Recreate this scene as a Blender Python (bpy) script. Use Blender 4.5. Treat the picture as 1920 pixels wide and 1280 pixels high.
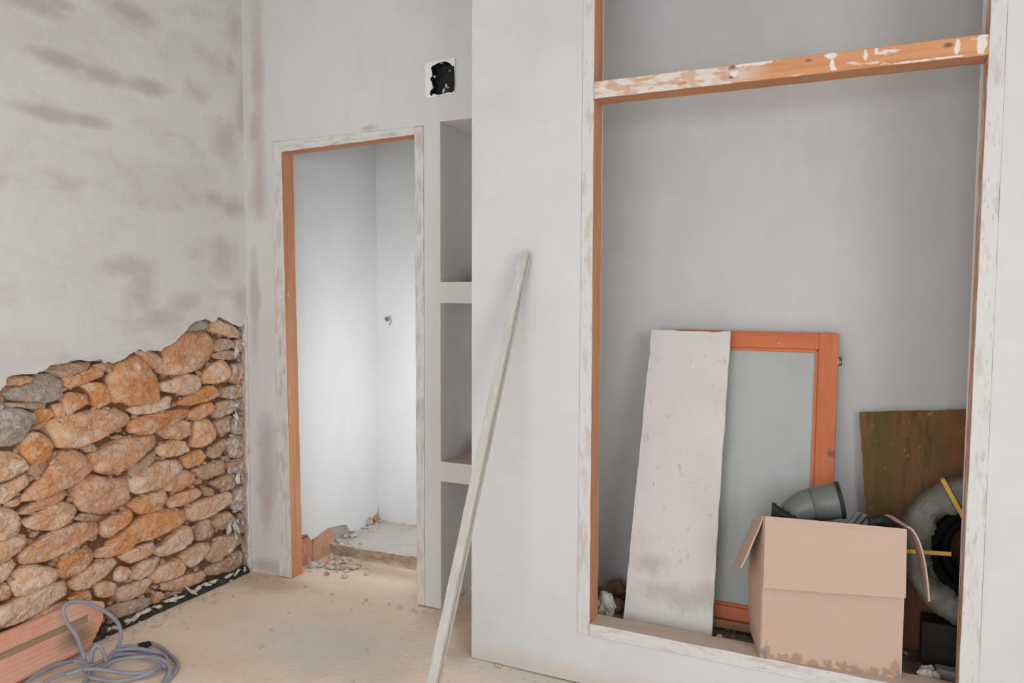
import bpy, bmesh, math, random
from mathutils import Vector, Matrix, noise
from mathutils.geometry import tessellate_polygon

random.seed(7)
for o in list(bpy.data.objects): bpy.data.objects.remove(o)
S = bpy.context.scene
COL = S.collection

# ------------------------------------------------------------------ camera, world, lights, exposure
FPX, CAM_H = 1418.0, 1.45
YAW, PITCH, ROLL = math.radians(-25.15), math.radians(-3.52), math.radians(0.23)
fw = Vector((math.sin(YAW) * math.cos(PITCH), math.cos(YAW) * math.cos(PITCH), math.sin(PITCH)))
rt0 = Vector((math.cos(YAW), -math.sin(YAW), 0)); up0 = rt0.cross(fw)
rt = rt0 * math.cos(ROLL) + up0 * math.sin(ROLL)
up = up0 * math.cos(ROLL) - rt0 * math.sin(ROLL)
cam_d = bpy.data.cameras.new('camera'); cam = bpy.data.objects.new('camera', cam_d); COL.objects.link(cam)
cam_d.sensor_width = 36; cam_d.lens = FPX / 1920 * 36; cam_d.clip_start = 0.02
m = Matrix((rt, up, -fw)).transposed().to_4x4(); m.translation = Vector((0, 0, CAM_H)); cam.matrix_world = m
S.camera = cam
S.view_settings.view_transform = 'Standard'; S.view_settings.look = 'None'
S.view_settings.gamma = 1; S.view_settings.use_curve_mapping = False
S.view_settings.exposure = 0.01
W = bpy.data.worlds.new('sky'); S.world = W; W.use_nodes = True
W.node_tree.nodes['Background'].inputs[0].default_value = (0.92, 0.96, 1.0, 1)
W.node_tree.nodes['Background'].inputs[1].default_value = 1.0

def area_light(name, loc, target, sx, sy, power, col):
    d = bpy.data.lights.new(name, 'AREA'); d.shape = 'RECTANGLE'; d.size = sx; d.size_y = sy
    d.energy = power; d.color = col
    o = bpy.data.objects.new(name, d); COL.objects.link(o); o.location = loc
    o.rotation_euler = (Vector(target) - Vector(loc)).to_track_quat('-Z', 'Y').to_euler()
    return o
# daylight through the doorway behind the camera; side and passage lights are added
area_light('daylight_doorway', (-0.85, -2.28, 1.25), (-0.85, 0, 1.22), 2.8, 2.3, 57, (0.83, 0.932, 1.0))
area_light('added_side_fill', (2.14, -0.35, 1.75), (-1.6, 1.4, 0.2), 1.8, 1.5, 54, (0.83, 0.932, 1.0))  # added fill to brighten the left wall and the floor
area_light('added_passage_light', (-1.87, 3.20, 0.95), (-2.22, 3.80, 0.88), 0.15, 1.0, 5.2, (0.86, 0.94, 1.0))  # added lamp inside the passage, out of view beside the doorway

# ------------------------------------------------------------------ measuring helpers
def ray(px, py):
    return rt * ((px - 960) / FPX) - up * ((py - 640) / FPX) + fw
def on(px, py, ax, v):
    d = ray(px, py); o = Vector((0, 0, CAM_H)); return o + d * ((v - o[ax]) / d[ax])
def on_plane(px, py, p, n):
    d = ray(px, py); o = Vector((0, 0, CAM_H)); return o + d * ((Vector(p) - o).dot(n) / d.dot(n))
XL, YB, YF = -2.90, 2.952, 2.602      # old stone wall, door wall, closet wall

# ------------------------------------------------------------------ materials
def lin(c):
    return tuple(((v / 255) / 12.92 if v <= 10 else ((v / 255 + 0.055) / 1.055) ** 2.4) for v in c) + (1,)
def N(nt, t, **kw):
    n = nt.nodes.new(t)
    for k, v in kw.items(): setattr(n, k, v)
    return n
def layer_mask(nt, co, L):
    """noise patch (scale, lo, hi) or soft spot (c, r), optionally faded along an axis"""
    lk = nt.links.new
    if L.get('world'): co = N(nt, 'ShaderNodeNewGeometry').outputs['Position']
    mp = N(nt, 'ShaderNodeVectorMath', operation='MULTIPLY'); lk(co, mp.inputs[0])
    sc = L.get('scale', (3, 3, 3)); mp.inputs[1].default_value = sc if isinstance(sc, tuple) else (sc,) * 3
    ad = N(nt, 'ShaderNodeVectorMath', operation='ADD'); lk(mp.outputs[0], ad.inputs[0])
    s = L.get('seed', 0); ad.inputs[1].default_value = (s * 3.7, s * 1.3, s * 5.1)
    nz = N(nt, 'ShaderNodeTexNoise'); nz.inputs['Scale'].default_value = 1
    nz.inputs['Detail'].default_value = L.get('detail', 5); nz.inputs['Roughness'].default_value = L.get('rough', .6)
    lk(ad.outputs[0], nz.inputs['Vector'])
    out = nz.outputs['Fac']
    if 'spots' in L:
        acc = None
        for c, r in L['spots']:
            sb = N(nt, 'ShaderNodeVectorMath', operation='SUBTRACT'); lk(co, sb.inputs[0]); sb.inputs[1].default_value = c
            dv = N(nt, 'ShaderNodeVectorMath', operation='DIVIDE'); lk(sb.outputs[0], dv.inputs[0]); dv.inputs[1].default_value = r
            ln = N(nt, 'ShaderNodeVectorMath', operation='LENGTH'); lk(dv.outputs[0], ln.inputs[0])
            if acc is None: acc = ln.outputs['Value']
            else:
                mn = N(nt, 'ShaderNodeMath', operation='MINIMUM'); lk(acc, mn.inputs[0]); lk(ln.outputs['Value'], mn.inputs[1]); acc = mn.outputs[0]
        a = N(nt, 'ShaderNodeMath', operation='MULTIPLY_ADD'); lk(out, a.inputs[0]); a.inputs[1].default_value = L.get('wob', 1.6); lk(acc, a.inputs[2])
        mr = N(nt, 'ShaderNodeMapRange'); lk(a.outputs[0], mr.inputs[0]); w = L.get('wob', 1.6) * .5
        mr.inputs[1].default_value = L.get('lo', 1.15) + w; mr.inputs[2].default_value = L.get('hi', .35) + w
        out = mr.outputs[0]
    else:
        mr = N(nt, 'ShaderNodeMapRange'); lk(out, mr.inputs[0])
        mr.inputs[1].default_value = L['lo']; mr.inputs[2].default_value = L['hi']; out = mr.outputs[0]
    if 'fade' in L:
        ax, f0, f1 = L['fade']
        sp = N(nt, 'ShaderNodeSeparateXYZ'); lk(co, sp.inputs[0])
        fr = N(nt, 'ShaderNodeMapRange'); lk(sp.outputs[ax], fr.inputs[0]); fr.inputs[1].default_value = f0; fr.inputs[2].default_value = f1
        ml = N(nt, 'ShaderNodeMath', operation='MULTIPLY'); lk(out, ml.inputs[0]); lk(fr.outputs[0], ml.inputs[1]); out = ml.outputs[0]
    ml = N(nt, 'ShaderNodeMath', operation='MULTIPLY'); lk(out, ml.inputs[0]); ml.inputs[1].default_value = L.get('amt', 1)
    return ml.outputs[0]
def mat(name, col, rough=.9, layers=(), bump=(), per_object=False, world=False, spec=.3, hue=0, **pr):
    M = bpy.data.materials.new(name); M.use_nodes = True; nt = M.node_tree; lk = nt.links.new
    b = nt.nodes['Principled BSDF']; b.inputs['Roughness'].default_value = rough
    b.inputs['Specular IOR Level'].default_value = spec
    for k, v in pr.items(): b.inputs[k.replace('_', ' ')].default_value = v
    if world: co = N(nt, 'ShaderNodeNewGeometry').outputs['Position']
    else: co = N(nt, 'ShaderNodeTexCoord').outputs['Object']
    oi = N(nt, 'ShaderNodeObjectInfo') if per_object else None
    co2 = co
    if per_object:
        sc = N(nt, 'ShaderNodeVectorMath', operation='SCALE'); sc.inputs[0].default_value = (31, 57, 83); lk(oi.outputs['Random'], sc.inputs['Scale'])
        ad = N(nt, 'ShaderNodeVectorMath', operation='ADD'); lk(co, ad.inputs[0]); lk(sc.outputs[0], ad.inputs[1]); co2 = ad.outputs[0]
    rgb = N(nt, 'ShaderNodeRGB'); rgb.outputs[0].default_value = lin(col); cur = rgb.outputs[0]
    if per_object and hue:
        hs = N(nt, 'ShaderNodeHueSaturation'); lk(cur, hs.inputs['Color'])
        mr = N(nt, 'ShaderNodeMapRange'); lk(oi.outputs['Random'], mr.inputs[0]); mr.inputs[3].default_value = 1 - hue; mr.inputs[4].default_value = 1 + hue * .6
        lk(mr.outputs[0], hs.inputs['Value'])
        m2 = N(nt, 'ShaderNodeMath', operation='FRACT'); m3 = N(nt, 'ShaderNodeMath', operation='MULTIPLY'); m3.inputs[1].default_value = 7.31
        lk(oi.outputs['Random'], m3.inputs[0]); lk(m3.outputs[0], m2.inputs[0])
        mr2 = N(nt, 'ShaderNodeMapRange'); lk(m2.outputs[0], mr2.inputs[0]); mr2.inputs[3].default_value = 1 - hue * 1.6; mr2.inputs[4].default_value = 1 + hue
        lk(mr2.outputs[0], hs.inputs['Saturation']); cur = hs.outputs['Color']
    for L in layers:
        f = layer_mask(nt, co if ('spots' in L or 'fade' in L) else co2, L)
        mx = N(nt, 'ShaderNodeMix', data_type='RGBA'); mx.clamp_factor = True
        lk(f, mx.inputs['Factor']); lk(cur, mx.inputs['A']); mx.inputs['B'].default_value = lin(L['col']); cur = mx.outputs['Result']
    lk(cur, b.inputs['Base Color'])
    prev = None
    for scale, strength, dist in bump:
        nz = N(nt, 'ShaderNodeTexNoise'); nz.inputs['Detail'].default_value = 6; nz.inputs['Scale'].default_value = 1
        mp = N(nt, 'ShaderNodeVectorMath', operation='MULTIPLY'); lk(co2, mp.inputs[0]); mp.inputs[1].default_value = scale if isinstance(scale, tuple) else (scale,) * 3
        lk(mp.outputs[0], nz.inputs['Vector'])
        bp = N(nt, 'ShaderNodeBump'); bp.inputs['Strength'].default_value = strength; bp.inputs['Distance'].default_value = dist
        lk(nz.outputs['Fac'], bp.inputs['Height'])
        if prev: lk(prev, bp.inputs['Normal'])
        prev = bp.outputs[0]
    if prev: lk(prev, b.inputs['Normal'])
    return M

def wl(px, py, ry, rz):     # a stain on the old wall
    p = on(px, py, 0, XL); return (tuple(p), (.5, ry, rz))
STAIN = (168, 152, 140)
M_LEFT = mat('old_plaster', (222, 218, 213), .92, [
    dict(scale=(1.5, 1.4, 2.6), lo=.5, hi=.75, col=(204, 197, 191), amt=.8, seed=1),
    dict(scale=(3, 3.5, 7), lo=.52, hi=.72, col=(196, 185, 178), amt=.55, seed=4),
    dict(scale=(6, 7, 12), lo=.55, hi=.75, col=(226, 222, 219), amt=.6, seed=9),
    dict(scale=(6, 6, 9), seed=3, wob=1.5, col=STAIN, amt=.5, spots=[
        wl(110, 112, .16, .035), wl(195, 142, .12, .04), wl(275, 163, .14, .04), wl(85, 210, .17, .035), wl(165, 228, .12, .03),
        wl(60, 5, .14, .045), wl(240, 20, .16, .05), wl(115, 8, .08, .03)]),
    dict(scale=(7, 7, 7), seed=6, wob=1.9, col=(178, 164, 150), amt=.42, spots=[
        wl(440, 55, .06, .12), wl(432, 120, .03, .05), wl(425, 265, .1, .1), wl(455, 215, .05, .22), wl(370, 175, .1, .06), wl(440, 390, .09, .06), wl(400, 375, .08, .05),
        wl(420, 480, .1, .12), wl(260, 545, .1, .1), wl(345, 565, .1, .05), wl(240, 500, .16, .06), wl(455, 560, .06, .1), wl(300, 595, .12, .05)]),
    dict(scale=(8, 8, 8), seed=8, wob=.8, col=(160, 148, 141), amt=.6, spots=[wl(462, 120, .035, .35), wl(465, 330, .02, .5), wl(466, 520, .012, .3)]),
    dict(scale=(8, 8, 16), seed=11, wob=1.8, col=(226, 222, 218), amt=.6, spots=[wl(340, 520, .1, .05), wl(120, 440, .3, .12), wl(90, 600, .3, .1)]),
    dict(scale=(60, 60, 60), lo=.68, hi=.78, col=(150, 138, 128), amt=.35, seed=2)],
    bump=[(4, .5, .02), (18, .35, .008), (70, .25, .003)])
M_EDGE = mat('broken_plaster', (196, 186, 174), .95, [dict(scale=25, lo=.4, hi=.7, col=(170, 150, 130), amt=.8), dict(scale=60, lo=.55, hi=.7, col=(222, 216, 210))], bump=[(60, .8, .01)])
def wb(px, py, rx, rz):
    p = on(px, py, 1, YB); return (tuple(p), (rx, .5, rz))
M_BACK = mat('door_wall_plaster', (220, 217, 214), .92, [
    dict(scale=(1.6, 1.6, 1.1), lo=.45, hi=.75, col=(209, 204, 200), amt=.8, seed=2),
    dict(scale=(7, 7, 2.2), lo=.52, hi=.75, col=(210, 203, 198), amt=.5, seed=5),
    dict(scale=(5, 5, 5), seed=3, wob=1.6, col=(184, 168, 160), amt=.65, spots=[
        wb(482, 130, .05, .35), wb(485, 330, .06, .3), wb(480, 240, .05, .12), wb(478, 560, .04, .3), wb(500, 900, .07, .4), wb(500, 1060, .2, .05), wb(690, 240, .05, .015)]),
    dict(scale=(40, 40, 40), lo=.66, hi=.78, col=(170, 160, 152), amt=.4, seed=7)],
    bump=[(3, .35, .015), (25, .25, .005), (90, .2, .002)])
M_CLOSET = mat('smooth_skim_plaster', (214, 211, 210), .9, [
    dict(scale=(2, 2, 2.2), lo=.45, hi=.75, col=(205, 201, 199), amt=.8, seed=3),
    dict(scale=(6, 6, 9), lo=.5, hi=.75, col=(220, 218, 218), amt=.5, seed=8),
    dict(scale=(3, 3, 9), seed=5, wob=1.2, col=(203, 186, 172), amt=.6, spots=[((-1.1, YF, 0), (.6, .5, .09)), ((-.7, YF, 0), (.5, .5, .07))]),
    dict(scale=(60, 60, 60), lo=.70, hi=.80, col=(178, 172, 168), amt=.35, seed=1)],
    bump=[(3, .25, .012), (30, .2, .003), (110, .15, .0015)])
M_INNER = mat('closet_inner_plaster', (202, 198, 197), .92, [
    dict(scale=(2, 2, 1.6), lo=.45, hi=.75, col=(191, 186, 184), amt=.8, seed=12),
    dict(scale=(9, 9, 5), lo=.55, hi=.8, col=(214, 211, 210), amt=.5, seed=14)], bump=[(4, .3, .012), (40, .2, .003)])
M_PASS = mat('passage_plaster', (226, 225, 224), .9, [
    dict(scale=(3, 3, 2), lo=.45, hi=.75, col=(217, 215, 213), amt=.8, seed=21)], bump=[(4, .3, .01), (40, .2, .003)])
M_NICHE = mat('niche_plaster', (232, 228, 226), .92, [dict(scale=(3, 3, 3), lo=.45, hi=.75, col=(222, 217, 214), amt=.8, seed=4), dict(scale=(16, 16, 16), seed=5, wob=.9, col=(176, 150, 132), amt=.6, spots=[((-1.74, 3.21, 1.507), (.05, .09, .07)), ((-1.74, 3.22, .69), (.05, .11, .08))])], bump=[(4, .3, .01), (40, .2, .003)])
M_DUST = mat('dusty_shelf', (196, 184, 174), .95, [dict(scale=6, lo=.4, hi=.7, col=(176, 152, 132), amt=.9)], bump=[(40, .4, .004)])
M_FLOOR = mat('dusty_screed', (248, 226, 205), .93, [
    dict(scale=(1.6, 1.6, 1.6), lo=.42, hi=.7, col=(238, 212, 189), amt=.8, seed=1),
    dict(scale=(5, 3, 5), lo=.5, hi=.72, col=(246, 231, 215), amt=.75, seed=3),
    dict(scale=(9, 9, 9), seed=5, wob=1.4, col=(192, 162, 137), amt=.6, spots=[((-1.6, 3.0, 0), (.25, .25, .5)), ((-1.45, 2.75, 0), (.12, .3, .5)), ((-2.3, 3.25, 0), (.5, .09, .5)), ((-2.7, 2.85, 0), (.3, .12, .5))]),
    dict(scale=(8, 8, 8), seed=7, wob=1.4, col=(220, 212, 204), amt=.7, spots=[((-1.1, 2.55, 0), (.4, .09, .5)), ((-2.0, 2.45, 0), (.5, .3, .5)), ((-1.2, 2.3, 0), (.2, .1, .5))]),
    dict(scale=(45, 45, 45), lo=.62, hi=.72, col=(170, 140, 114), amt=.4, seed=4),
    dict(scale=(70, 70, 70), lo=.64, hi=.72, col=(226, 216, 204), amt=.6, seed=6)],
    bump=[(5, .4, .015), (35, .45, .006), (120, .35, .003)])
M_PFLOOR = mat('passage_screed', (206, 198, 190), .93, [
    dict(scale=(4, 4, 4), lo=.45, hi=.72, col=(190, 178, 166), amt=.7, seed=3),
    dict(scale=(30, 30, 30), lo=.6, hi=.72, col=(165, 150, 135), amt=.5)], bump=[(10, .5, .015), (60, .4, .004)])
WHITE_CHIP = (226, 216, 208)
def stone_mat(name, col, c2, pale, pa):
    return mat(name, col, .88, [
        dict(scale=(9, 9, 14), lo=.4, hi=.65, col=c2, amt=.75, seed=1),
        dict(scale=(12, 9, 16), lo=.48, hi=.68, col=pale, amt=pa, seed=5),
        dict(scale=(30, 30, 40), lo=.62, hi=.74, col=(168, 138, 114), amt=.4, seed=2),
        dict(scale=(30, 22, 26), lo=.625, hi=.655, col=WHITE_CHIP, amt=.8, seed=9),
        dict(world=True, scale=(30, 42, 24), wob=9, lo=.35, hi=.05, seed=4, col=WHITE_CHIP, amt=.85, spots=[((XL, 2.88, .65), (.5, .055, .9))]),],
        bump=[(14, .9, .03), (45, 1, .014), (140, .8, .005)], per_object=True, hue=.12)
M_STONE = {'o': stone_mat('orange_stone', (228, 166, 118), (216, 146, 98), (236, 206, 182), .8),
           'p': stone_mat('pale_stone', (232, 186, 150), (226, 168, 126), (240, 220, 204), .85),
           'g': stone_mat('grey_stone', (180, 166, 150), (166, 142, 118), (210, 198, 188), .75),
           'b': stone_mat('brown_shaded_stone', (204, 168, 140), (190, 148, 118), (218, 194, 176), .6)}  # brown stones, and corner stones with their shade put into the colour
M_MORTAR = mat('earth_mortar', (140, 98, 70), .97, [dict(scale=9, lo=.4, hi=.7, col=(124, 88, 62)), dict(scale=30, lo=.55, hi=.7, col=(182, 146, 116), amt=.8)], bump=[(30, 1, .015), (90, .8, .006)])
def wood(name, col, dark, long_ax, layers=(), rough=.75, **kw):
    sc = [38, 38, 38]; sc[long_ax] = 1.6; s2 = [9, 9, 9]; s2[long_ax] = 1.1
    return mat(name, col, rough, [
        dict(scale=tuple(s2), lo=.4, hi=.65, col=dark, amt=.7, seed=2),
        dict(scale=tuple(sc), lo=.5, hi=.66, col=dark, amt=.55, seed=4),
        dict(scale=tuple(v * .55 for v in (14, 14, 14)), lo=.70, hi=.76, col=(96, 62, 48), amt=.8, seed=6)] + list(layers),
        bump=[(tuple(sc), .25, .002)], **kw)
PINE, PINE_D = (208, 152, 114), (186, 122, 84)
SPL = lambda amt, lo, hi, ax, seed=1: dict(scale=tuple(7 if i == ax else 40 for i in range(3)), lo=lo, hi=hi, col=(224, 218, 213), amt=amt, seed=seed, detail=6)
M_PINE_V = wood('pine_upright', PINE, PINE_D, 2, [SPL(.85, .66, .70, 2)])
M_PINE_VW = wood('pine_upright_splashed', (204, 158, 126), PINE_D, 2, [SPL(.9, .52, .58, 2, 4), SPL(.8, .60, .64, 2, 7)])
M_PINE_H = wood('pine_rail', PINE, PINE_D, 0, [SPL(.7, .68, .72, 0)])
# plaster-smeared faces of the frames
def smear(name, ax, lo, hi, extra=(), base=(214, 211, 208), wd=(190, 150, 126)):
    sc = tuple(9 if i == ax else 40 for i in range(3)); s3 = tuple(26 if i == ax else 130 for i in range(3))
    return mat(name, base, .9, [
        dict(scale=sc, lo=.52, hi=.62, col=(198, 188, 181), amt=.8, seed=3),
        dict(scale=s3, lo=.58, hi=.68, col=(172, 158, 148), amt=.55, seed=5),
        dict(scale=sc, lo=lo, hi=hi, col=wd, amt=.7, seed=8)] + list(extra), bump=[(s3, .45, .004), (30, .3, .003)])
M_SMEAR_V = smear('plaster_smeared_upright', 2, .66, .74)
M_SMEAR_H = smear('plaster_smeared_rail', 0, .62, .70)
M_SMEAR_DV = smear('skimmed_jamb', 2, .50, .66, base=(221, 217, 213), wd=(208, 192, 183))
M_SMEAR_DH = smear('skimmed_head', 0, .56, .70, base=(221, 217, 213), wd=(208, 192, 183))
M_SILLTOP = mat('dusty_sill', (200, 180, 164), .93, [dict(scale=(4, 20, 20), lo=.45, hi=.65, col=(188, 164, 146), amt=.7), dict(scale=60, lo=.66, hi=.72, col=(230, 222, 214), amt=.7)], bump=[(50, .3, .003)])
# rail above the closet: whitewashed towards one end, bare at the other
M_RAIL = wood('half_bare_rail', (214, 156, 112), (190, 122, 80), 0, [
    SPL(.85, .60, .64, 0, 3),
    dict(scale=(14, 30, 40), lo=.34, hi=.50, col=(222, 212, 206), amt=.95, seed=7, fade=(0, -.30, -.44)),
    dict(scale=(14, 14, 30), lo=.50, hi=.56, col=(204, 164, 140), amt=.85, seed=12, fade=(0, -.30, -.44)),
    dict(scale=(60, 60, 40), seed=2, wob=2.2, lo=1.05, hi=.8, col=(228, 222, 217), amt=.92, spots=[
        ((-.125, YF, 2.196), (.018, .5, .010)), ((-.122, YF, 2.172), (.007, .5, .022)), ((-.118, YF, 2.154), (.010, .5, .006)), ((-.028, YF, 2.185), (.006, .5, .02)), ((.215, YF, 2.18), (.007, .5, .028)),
        ((.1, YF, 2.15), (.06, .5, .003)), ((.19, YF, 2.151), (.04, .5, .003)), ((.275, YF, 2.18), (.014, .5, .030)), ((-.35, YF, 2.2), (.06, .5, .006)), ((-.42, YF, 2.175), (.016, .5, .010)), ((.0, YF, 2.195), (.005, .5, .012))]),
    dict(scale=(30, 30, 30), seed=4, wob=1.4, lo=1.1, hi=.4, col=(104, 70, 54), amt=.8, spots=[
        ((-.425, YF, 2.196), (.013, .5, .009)), ((-.428, YF, 2.165), (.008, .5, .006)), ((.19, YF, 2.185), (.016, .5, .009)), ((-.19, YF, 2.19), (.012, .5, .006))])], world=True)

# ------------------------------------------------------------------ object helpers
def wloc(o):
    v = Vector((0, 0, 0))
    while o: v += o.location; o = o.parent
    return v
def build(name, bm, mats, parent=None, origin=None, smooth=False, label=None, cat=None, group=None, kind=None):
    """bm is in room coordinates; the object gets its own origin"""
    mats = mats if isinstance(mats, (list, tuple)) else [mats]
    org = Vector(origin) if origin is not None else (wloc(parent) if parent else Vector((0, 0, 0)))
    bmesh.ops.translate(bm, verts=bm.verts[:], vec=-org)
    me = bpy.data.meshes.new(name); bm.normal_update(); bm.to_mesh(me); bm.free()
    for x in mats: me.materials.append(x)
    if smooth:
        for p in me.polygons: p.use_smooth = True
    o = bpy.data.objects.new(name, me); COL.objects.link(o)
    o.location = org - (wloc(parent) if parent else Vector((0, 0, 0))); o.parent = parent
    tag(o, label, cat, group, kind); return o
def tag(o, label=None, cat=None, group=None, kind=None):
    for k, v in (('label', label), ('category', cat), ('group', group), ('kind', kind)):
        if v: o[k] = v
def thing(name, loc, label, cat, group=None, kind=None):
    o = bpy.data.objects.new(name, None); COL.objects.link(o); o.location = loc; o.empty_display_size = .1
    tag(o, label, cat, group, kind); return o
def quad(bm, a, b, c, d, mi=0):
    f = bm.faces.new([bm.verts.new(Vector(p)) for p in (a, b, c, d)]); f.material_index = mi; return f
def hexa(bm, bot, top, mi=0, bev=0, cuts=0):
    """solid from two quads (4 points each, same order)"""
    vs = [bm.verts.new(Vector(p)) for p in list(bot) + list(top)]
    fs = [bm.faces.new([vs[i] for i in q]) for q in ((3, 2, 1, 0), (4, 5, 6, 7), (0, 1, 5, 4), (1, 2, 6, 5), (2, 3, 7, 6), (3, 0, 4, 7))]
    for f in fs: f.material_index = mi
    if bev:
        es = list({e for f in fs for e in f.edges})
        bmesh.ops.bevel(bm, geom=es, offset=bev, segments=2, affect='EDGES', profile=.6)
    return vs
def box(bm, x0, x1, y0, y1, z0, z1, mi=0, bev=0):
    return hexa(bm, [(x0, y0, z0), (x1, y0, z0), (x1, y1, z0), (x0, y1, z0)], [(x0, y0, z1), (x1, y0, z1), (x1, y1, z1), (x0, y1, z1)], mi, bev)
def wobble(bm, amp, freq, seed=0, axes=(1, 1, 1)):
    for v in bm.verts:
        d = noise.noise_vector(v.co * freq + Vector((seed, seed * 2, seed * 3)))
        v.co += Vector((d[0] * axes[0], d[1] * axes[1], d[2] * axes[2])) * amp
def tube(bm, pts, r, n=10, closed=False, mi=0, cap=True):
    pts = [Vector(p) for p in pts]; L = len(pts); rings = []
    t = (pts[1] - pts[0]).normalized(); ref = Vector((0, 0, 1)) if abs(t.z) < .9 else Vector((1, 0, 0))
    nrm = t.cross(ref).normalized()
    for i, p in enumerate(pts):
        a = pts[(i - 1) % L] if (closed or i > 0) else p; b = pts[(i + 1) % L] if (closed or i < L - 1) else p
        t = (b - a).normalized(); nrm = (nrm - t * nrm.dot(t)).normalized(); bn = t.cross(nrm)
        rr = r[i] if isinstance(r, (list, tuple)) else r
        rings.append([bm.verts.new(p + (nrm * math.cos(k * 2 * math.pi / n) + bn * math.sin(k * 2 * math.pi / n)) * rr) for k in range(n)])
    for i in range(L if closed else L - 1):
        A, B = rings[i], rings[(i + 1) % L]
        for k in range(n):
            f = bm.faces.new((A[k], A[(k + 1) % n], B[(k + 1) % n], B[k])); f.material_index = mi; f.smooth = True
    if cap and not closed:
        bm.faces.new(rings[0][::-1]).material_index = mi; bm.faces.new(rings[-1]).material_index = mi
def spline(pts, k=8):
    pts = [Vector(p) for p in pts]; out = []
    for i in range(len(pts) - 1):
        p0, p1, p2, p3 = pts[max(i - 1, 0)], pts[i], pts[i + 1], pts[min(i + 2, len(pts) - 1)]
        for j in range(k):
            t = j / k
            out.append(.5 * ((2 * p1) + (p2 - p0) * t + (2 * p0 - 5 * p1 + 4 * p2 - p3) * t * t + (3 * p1 - p0 - 3 * p2 + p3) * t ** 3))
    out.append(pts[-1]); return out
def lump(bm, c, r, seed, sub=2, rough=.35, mi=0):
    """irregular rock chunk, r = (rx, ry, rz)"""
    t = bmesh.ops.create_icosphere(bm, subdivisions=sub, radius=1)
    q = Matrix.Rotation(seed * 1.7, 3, 'Z') @ Matrix.Rotation((seed * .37) % .5, 3, 'X')
    for v in t['verts']:
        k = 1 + rough * noise.noise(v.co * 1.6 + Vector((seed * 9.1, seed, 0))) + rough * .5 * noise.noise(v.co * 4 + Vector((0, seed * 5, 2)))
        p = v.co * k; p = Vector((p.x * r[0], p.y * r[1], p.z * r[2])); v.co = q @ p + Vector(c)
    for v in t['verts']:
        for f in v.link_faces: f.material_index = mi
def pierced(bm, ax, pos, u0, u1, z0, z1, holes, dust=1, deep=0):
    """wall skin across x (ax=1) or y (ax=0) with holes (ua, ub, za, zb, depth, backed, has_bottom)"""
    def P(u, z, d=0):
        return (u, pos + d, z) if ax == 1 else (pos + d, u, z)
    us = sorted({u0, u1} | {h[i] for h in holes for i in (0, 1)}); zs = sorted({z0, z1} | {h[i] for h in holes for i in (2, 3)})
    for a, b in zip(us, us[1:]):
        for c, d in zip(zs, zs[1:]):
            mu, mz = (a + b) / 2, (c + d) / 2
            if any(h[0] < mu < h[1] and h[2] < mz < h[3] for h in holes): continue
            quad(bm, P(a, c), P(b, c), P(b, d), P(a, d))
    for a, b, c, d, dep, backed, bottom in holes:
        if not dep: continue
        mi = deep if backed else 0
        quad(bm, P(a, c), P(a, d), P(a, d, dep), P(a, c, dep), mi); quad(bm, P(b, c, dep), P(b, d, dep), P(b, d), P(b, c), mi)
        quad(bm, P(a, d), P(b, d), P(b, d, dep), P(a, d, dep), mi)
        if bottom: quad(bm, P(a, c, dep), P(b, c, dep), P(b, c), P(a, c), dust)
        if backed: quad(bm, P(a, c, dep), P(b, c, dep), P(b, d, dep), P(a, d, dep), mi)

# ------------------------------------------------------------------ room shell
ZC = 2.95
bm = bmesh.new(); quad(bm, (-3.4, -2.4, 0), (3.0, -2.4, 0), (3.0, 3.335, 0), (-3.4, 3.335, 0))
bmesh.ops.subdivide_edges(bm, edges=bm.edges[:], cuts=60, use_grid_fill=True)
for v in bm.verts: v.co.z += .006 * noise.noise(v.co * 2.3) - .004
floor = build('floor', bm, M_FLOOR, smooth=True, label='dusty beige screed floor of the bare room', kind='structure')
bm = bmesh.new(); quad(bm, (-3.4, -2.4, ZC), (-3.4, 3.3, ZC), (2.4, 3.3, ZC), (2.4, -2.4, ZC))
build('ceiling', bm, M_BACK, label='plain plastered ceiling over the room', kind='structure')
bm = bmesh.new(); pierced(bm, 1, -2.3, -3.4, 2.4, 0, ZC, [(-2.3, .6, .02, 2.45, -.2, False, True)])
build('wall_front', bm, [M_BACK, M_DUST], label='plastered wall with a wide opening to the daylight', kind='structure')
bm = bmesh.new(); pierced(bm, 0, 2.2, -2.4, 3.3, 0, ZC, [(-1.25, .55, .95, 2.6, .2, False, True)])  # unseen opening added to go with the side fill
build('wall_right', bm, [M_BACK, M_DUST], label='plain plastered side wall beyond the closet', kind='structure')
NR = -1.25
bm = bmesh.new()
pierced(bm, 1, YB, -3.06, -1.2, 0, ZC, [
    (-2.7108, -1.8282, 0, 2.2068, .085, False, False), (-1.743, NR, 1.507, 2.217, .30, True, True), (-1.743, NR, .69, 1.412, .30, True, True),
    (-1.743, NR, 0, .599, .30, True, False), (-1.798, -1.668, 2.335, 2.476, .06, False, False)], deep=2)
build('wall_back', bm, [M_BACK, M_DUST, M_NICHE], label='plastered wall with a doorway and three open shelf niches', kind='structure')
# plastered closet partition: front skin with the opening, and its return to the door wall
bm = bmesh.new()
pierced(bm, 1, YF, -1.395, 2.2, 0, ZC, [(-.9468, .3368, .1892, 2.751, .05, False, False)])
quad(bm, (-1.395, YF, 0), (-1.395, YF, ZC), (-1.395, YB + .4, ZC), (-1.395, YB + .4, 0))
bmesh.ops.remove_doubles(bm, verts=bm.verts[:], dist=1e-5)
build('wall_closet', bm, M_CLOSET, label='smooth white closet partition standing forward of the doorway', kind='structure')
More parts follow.
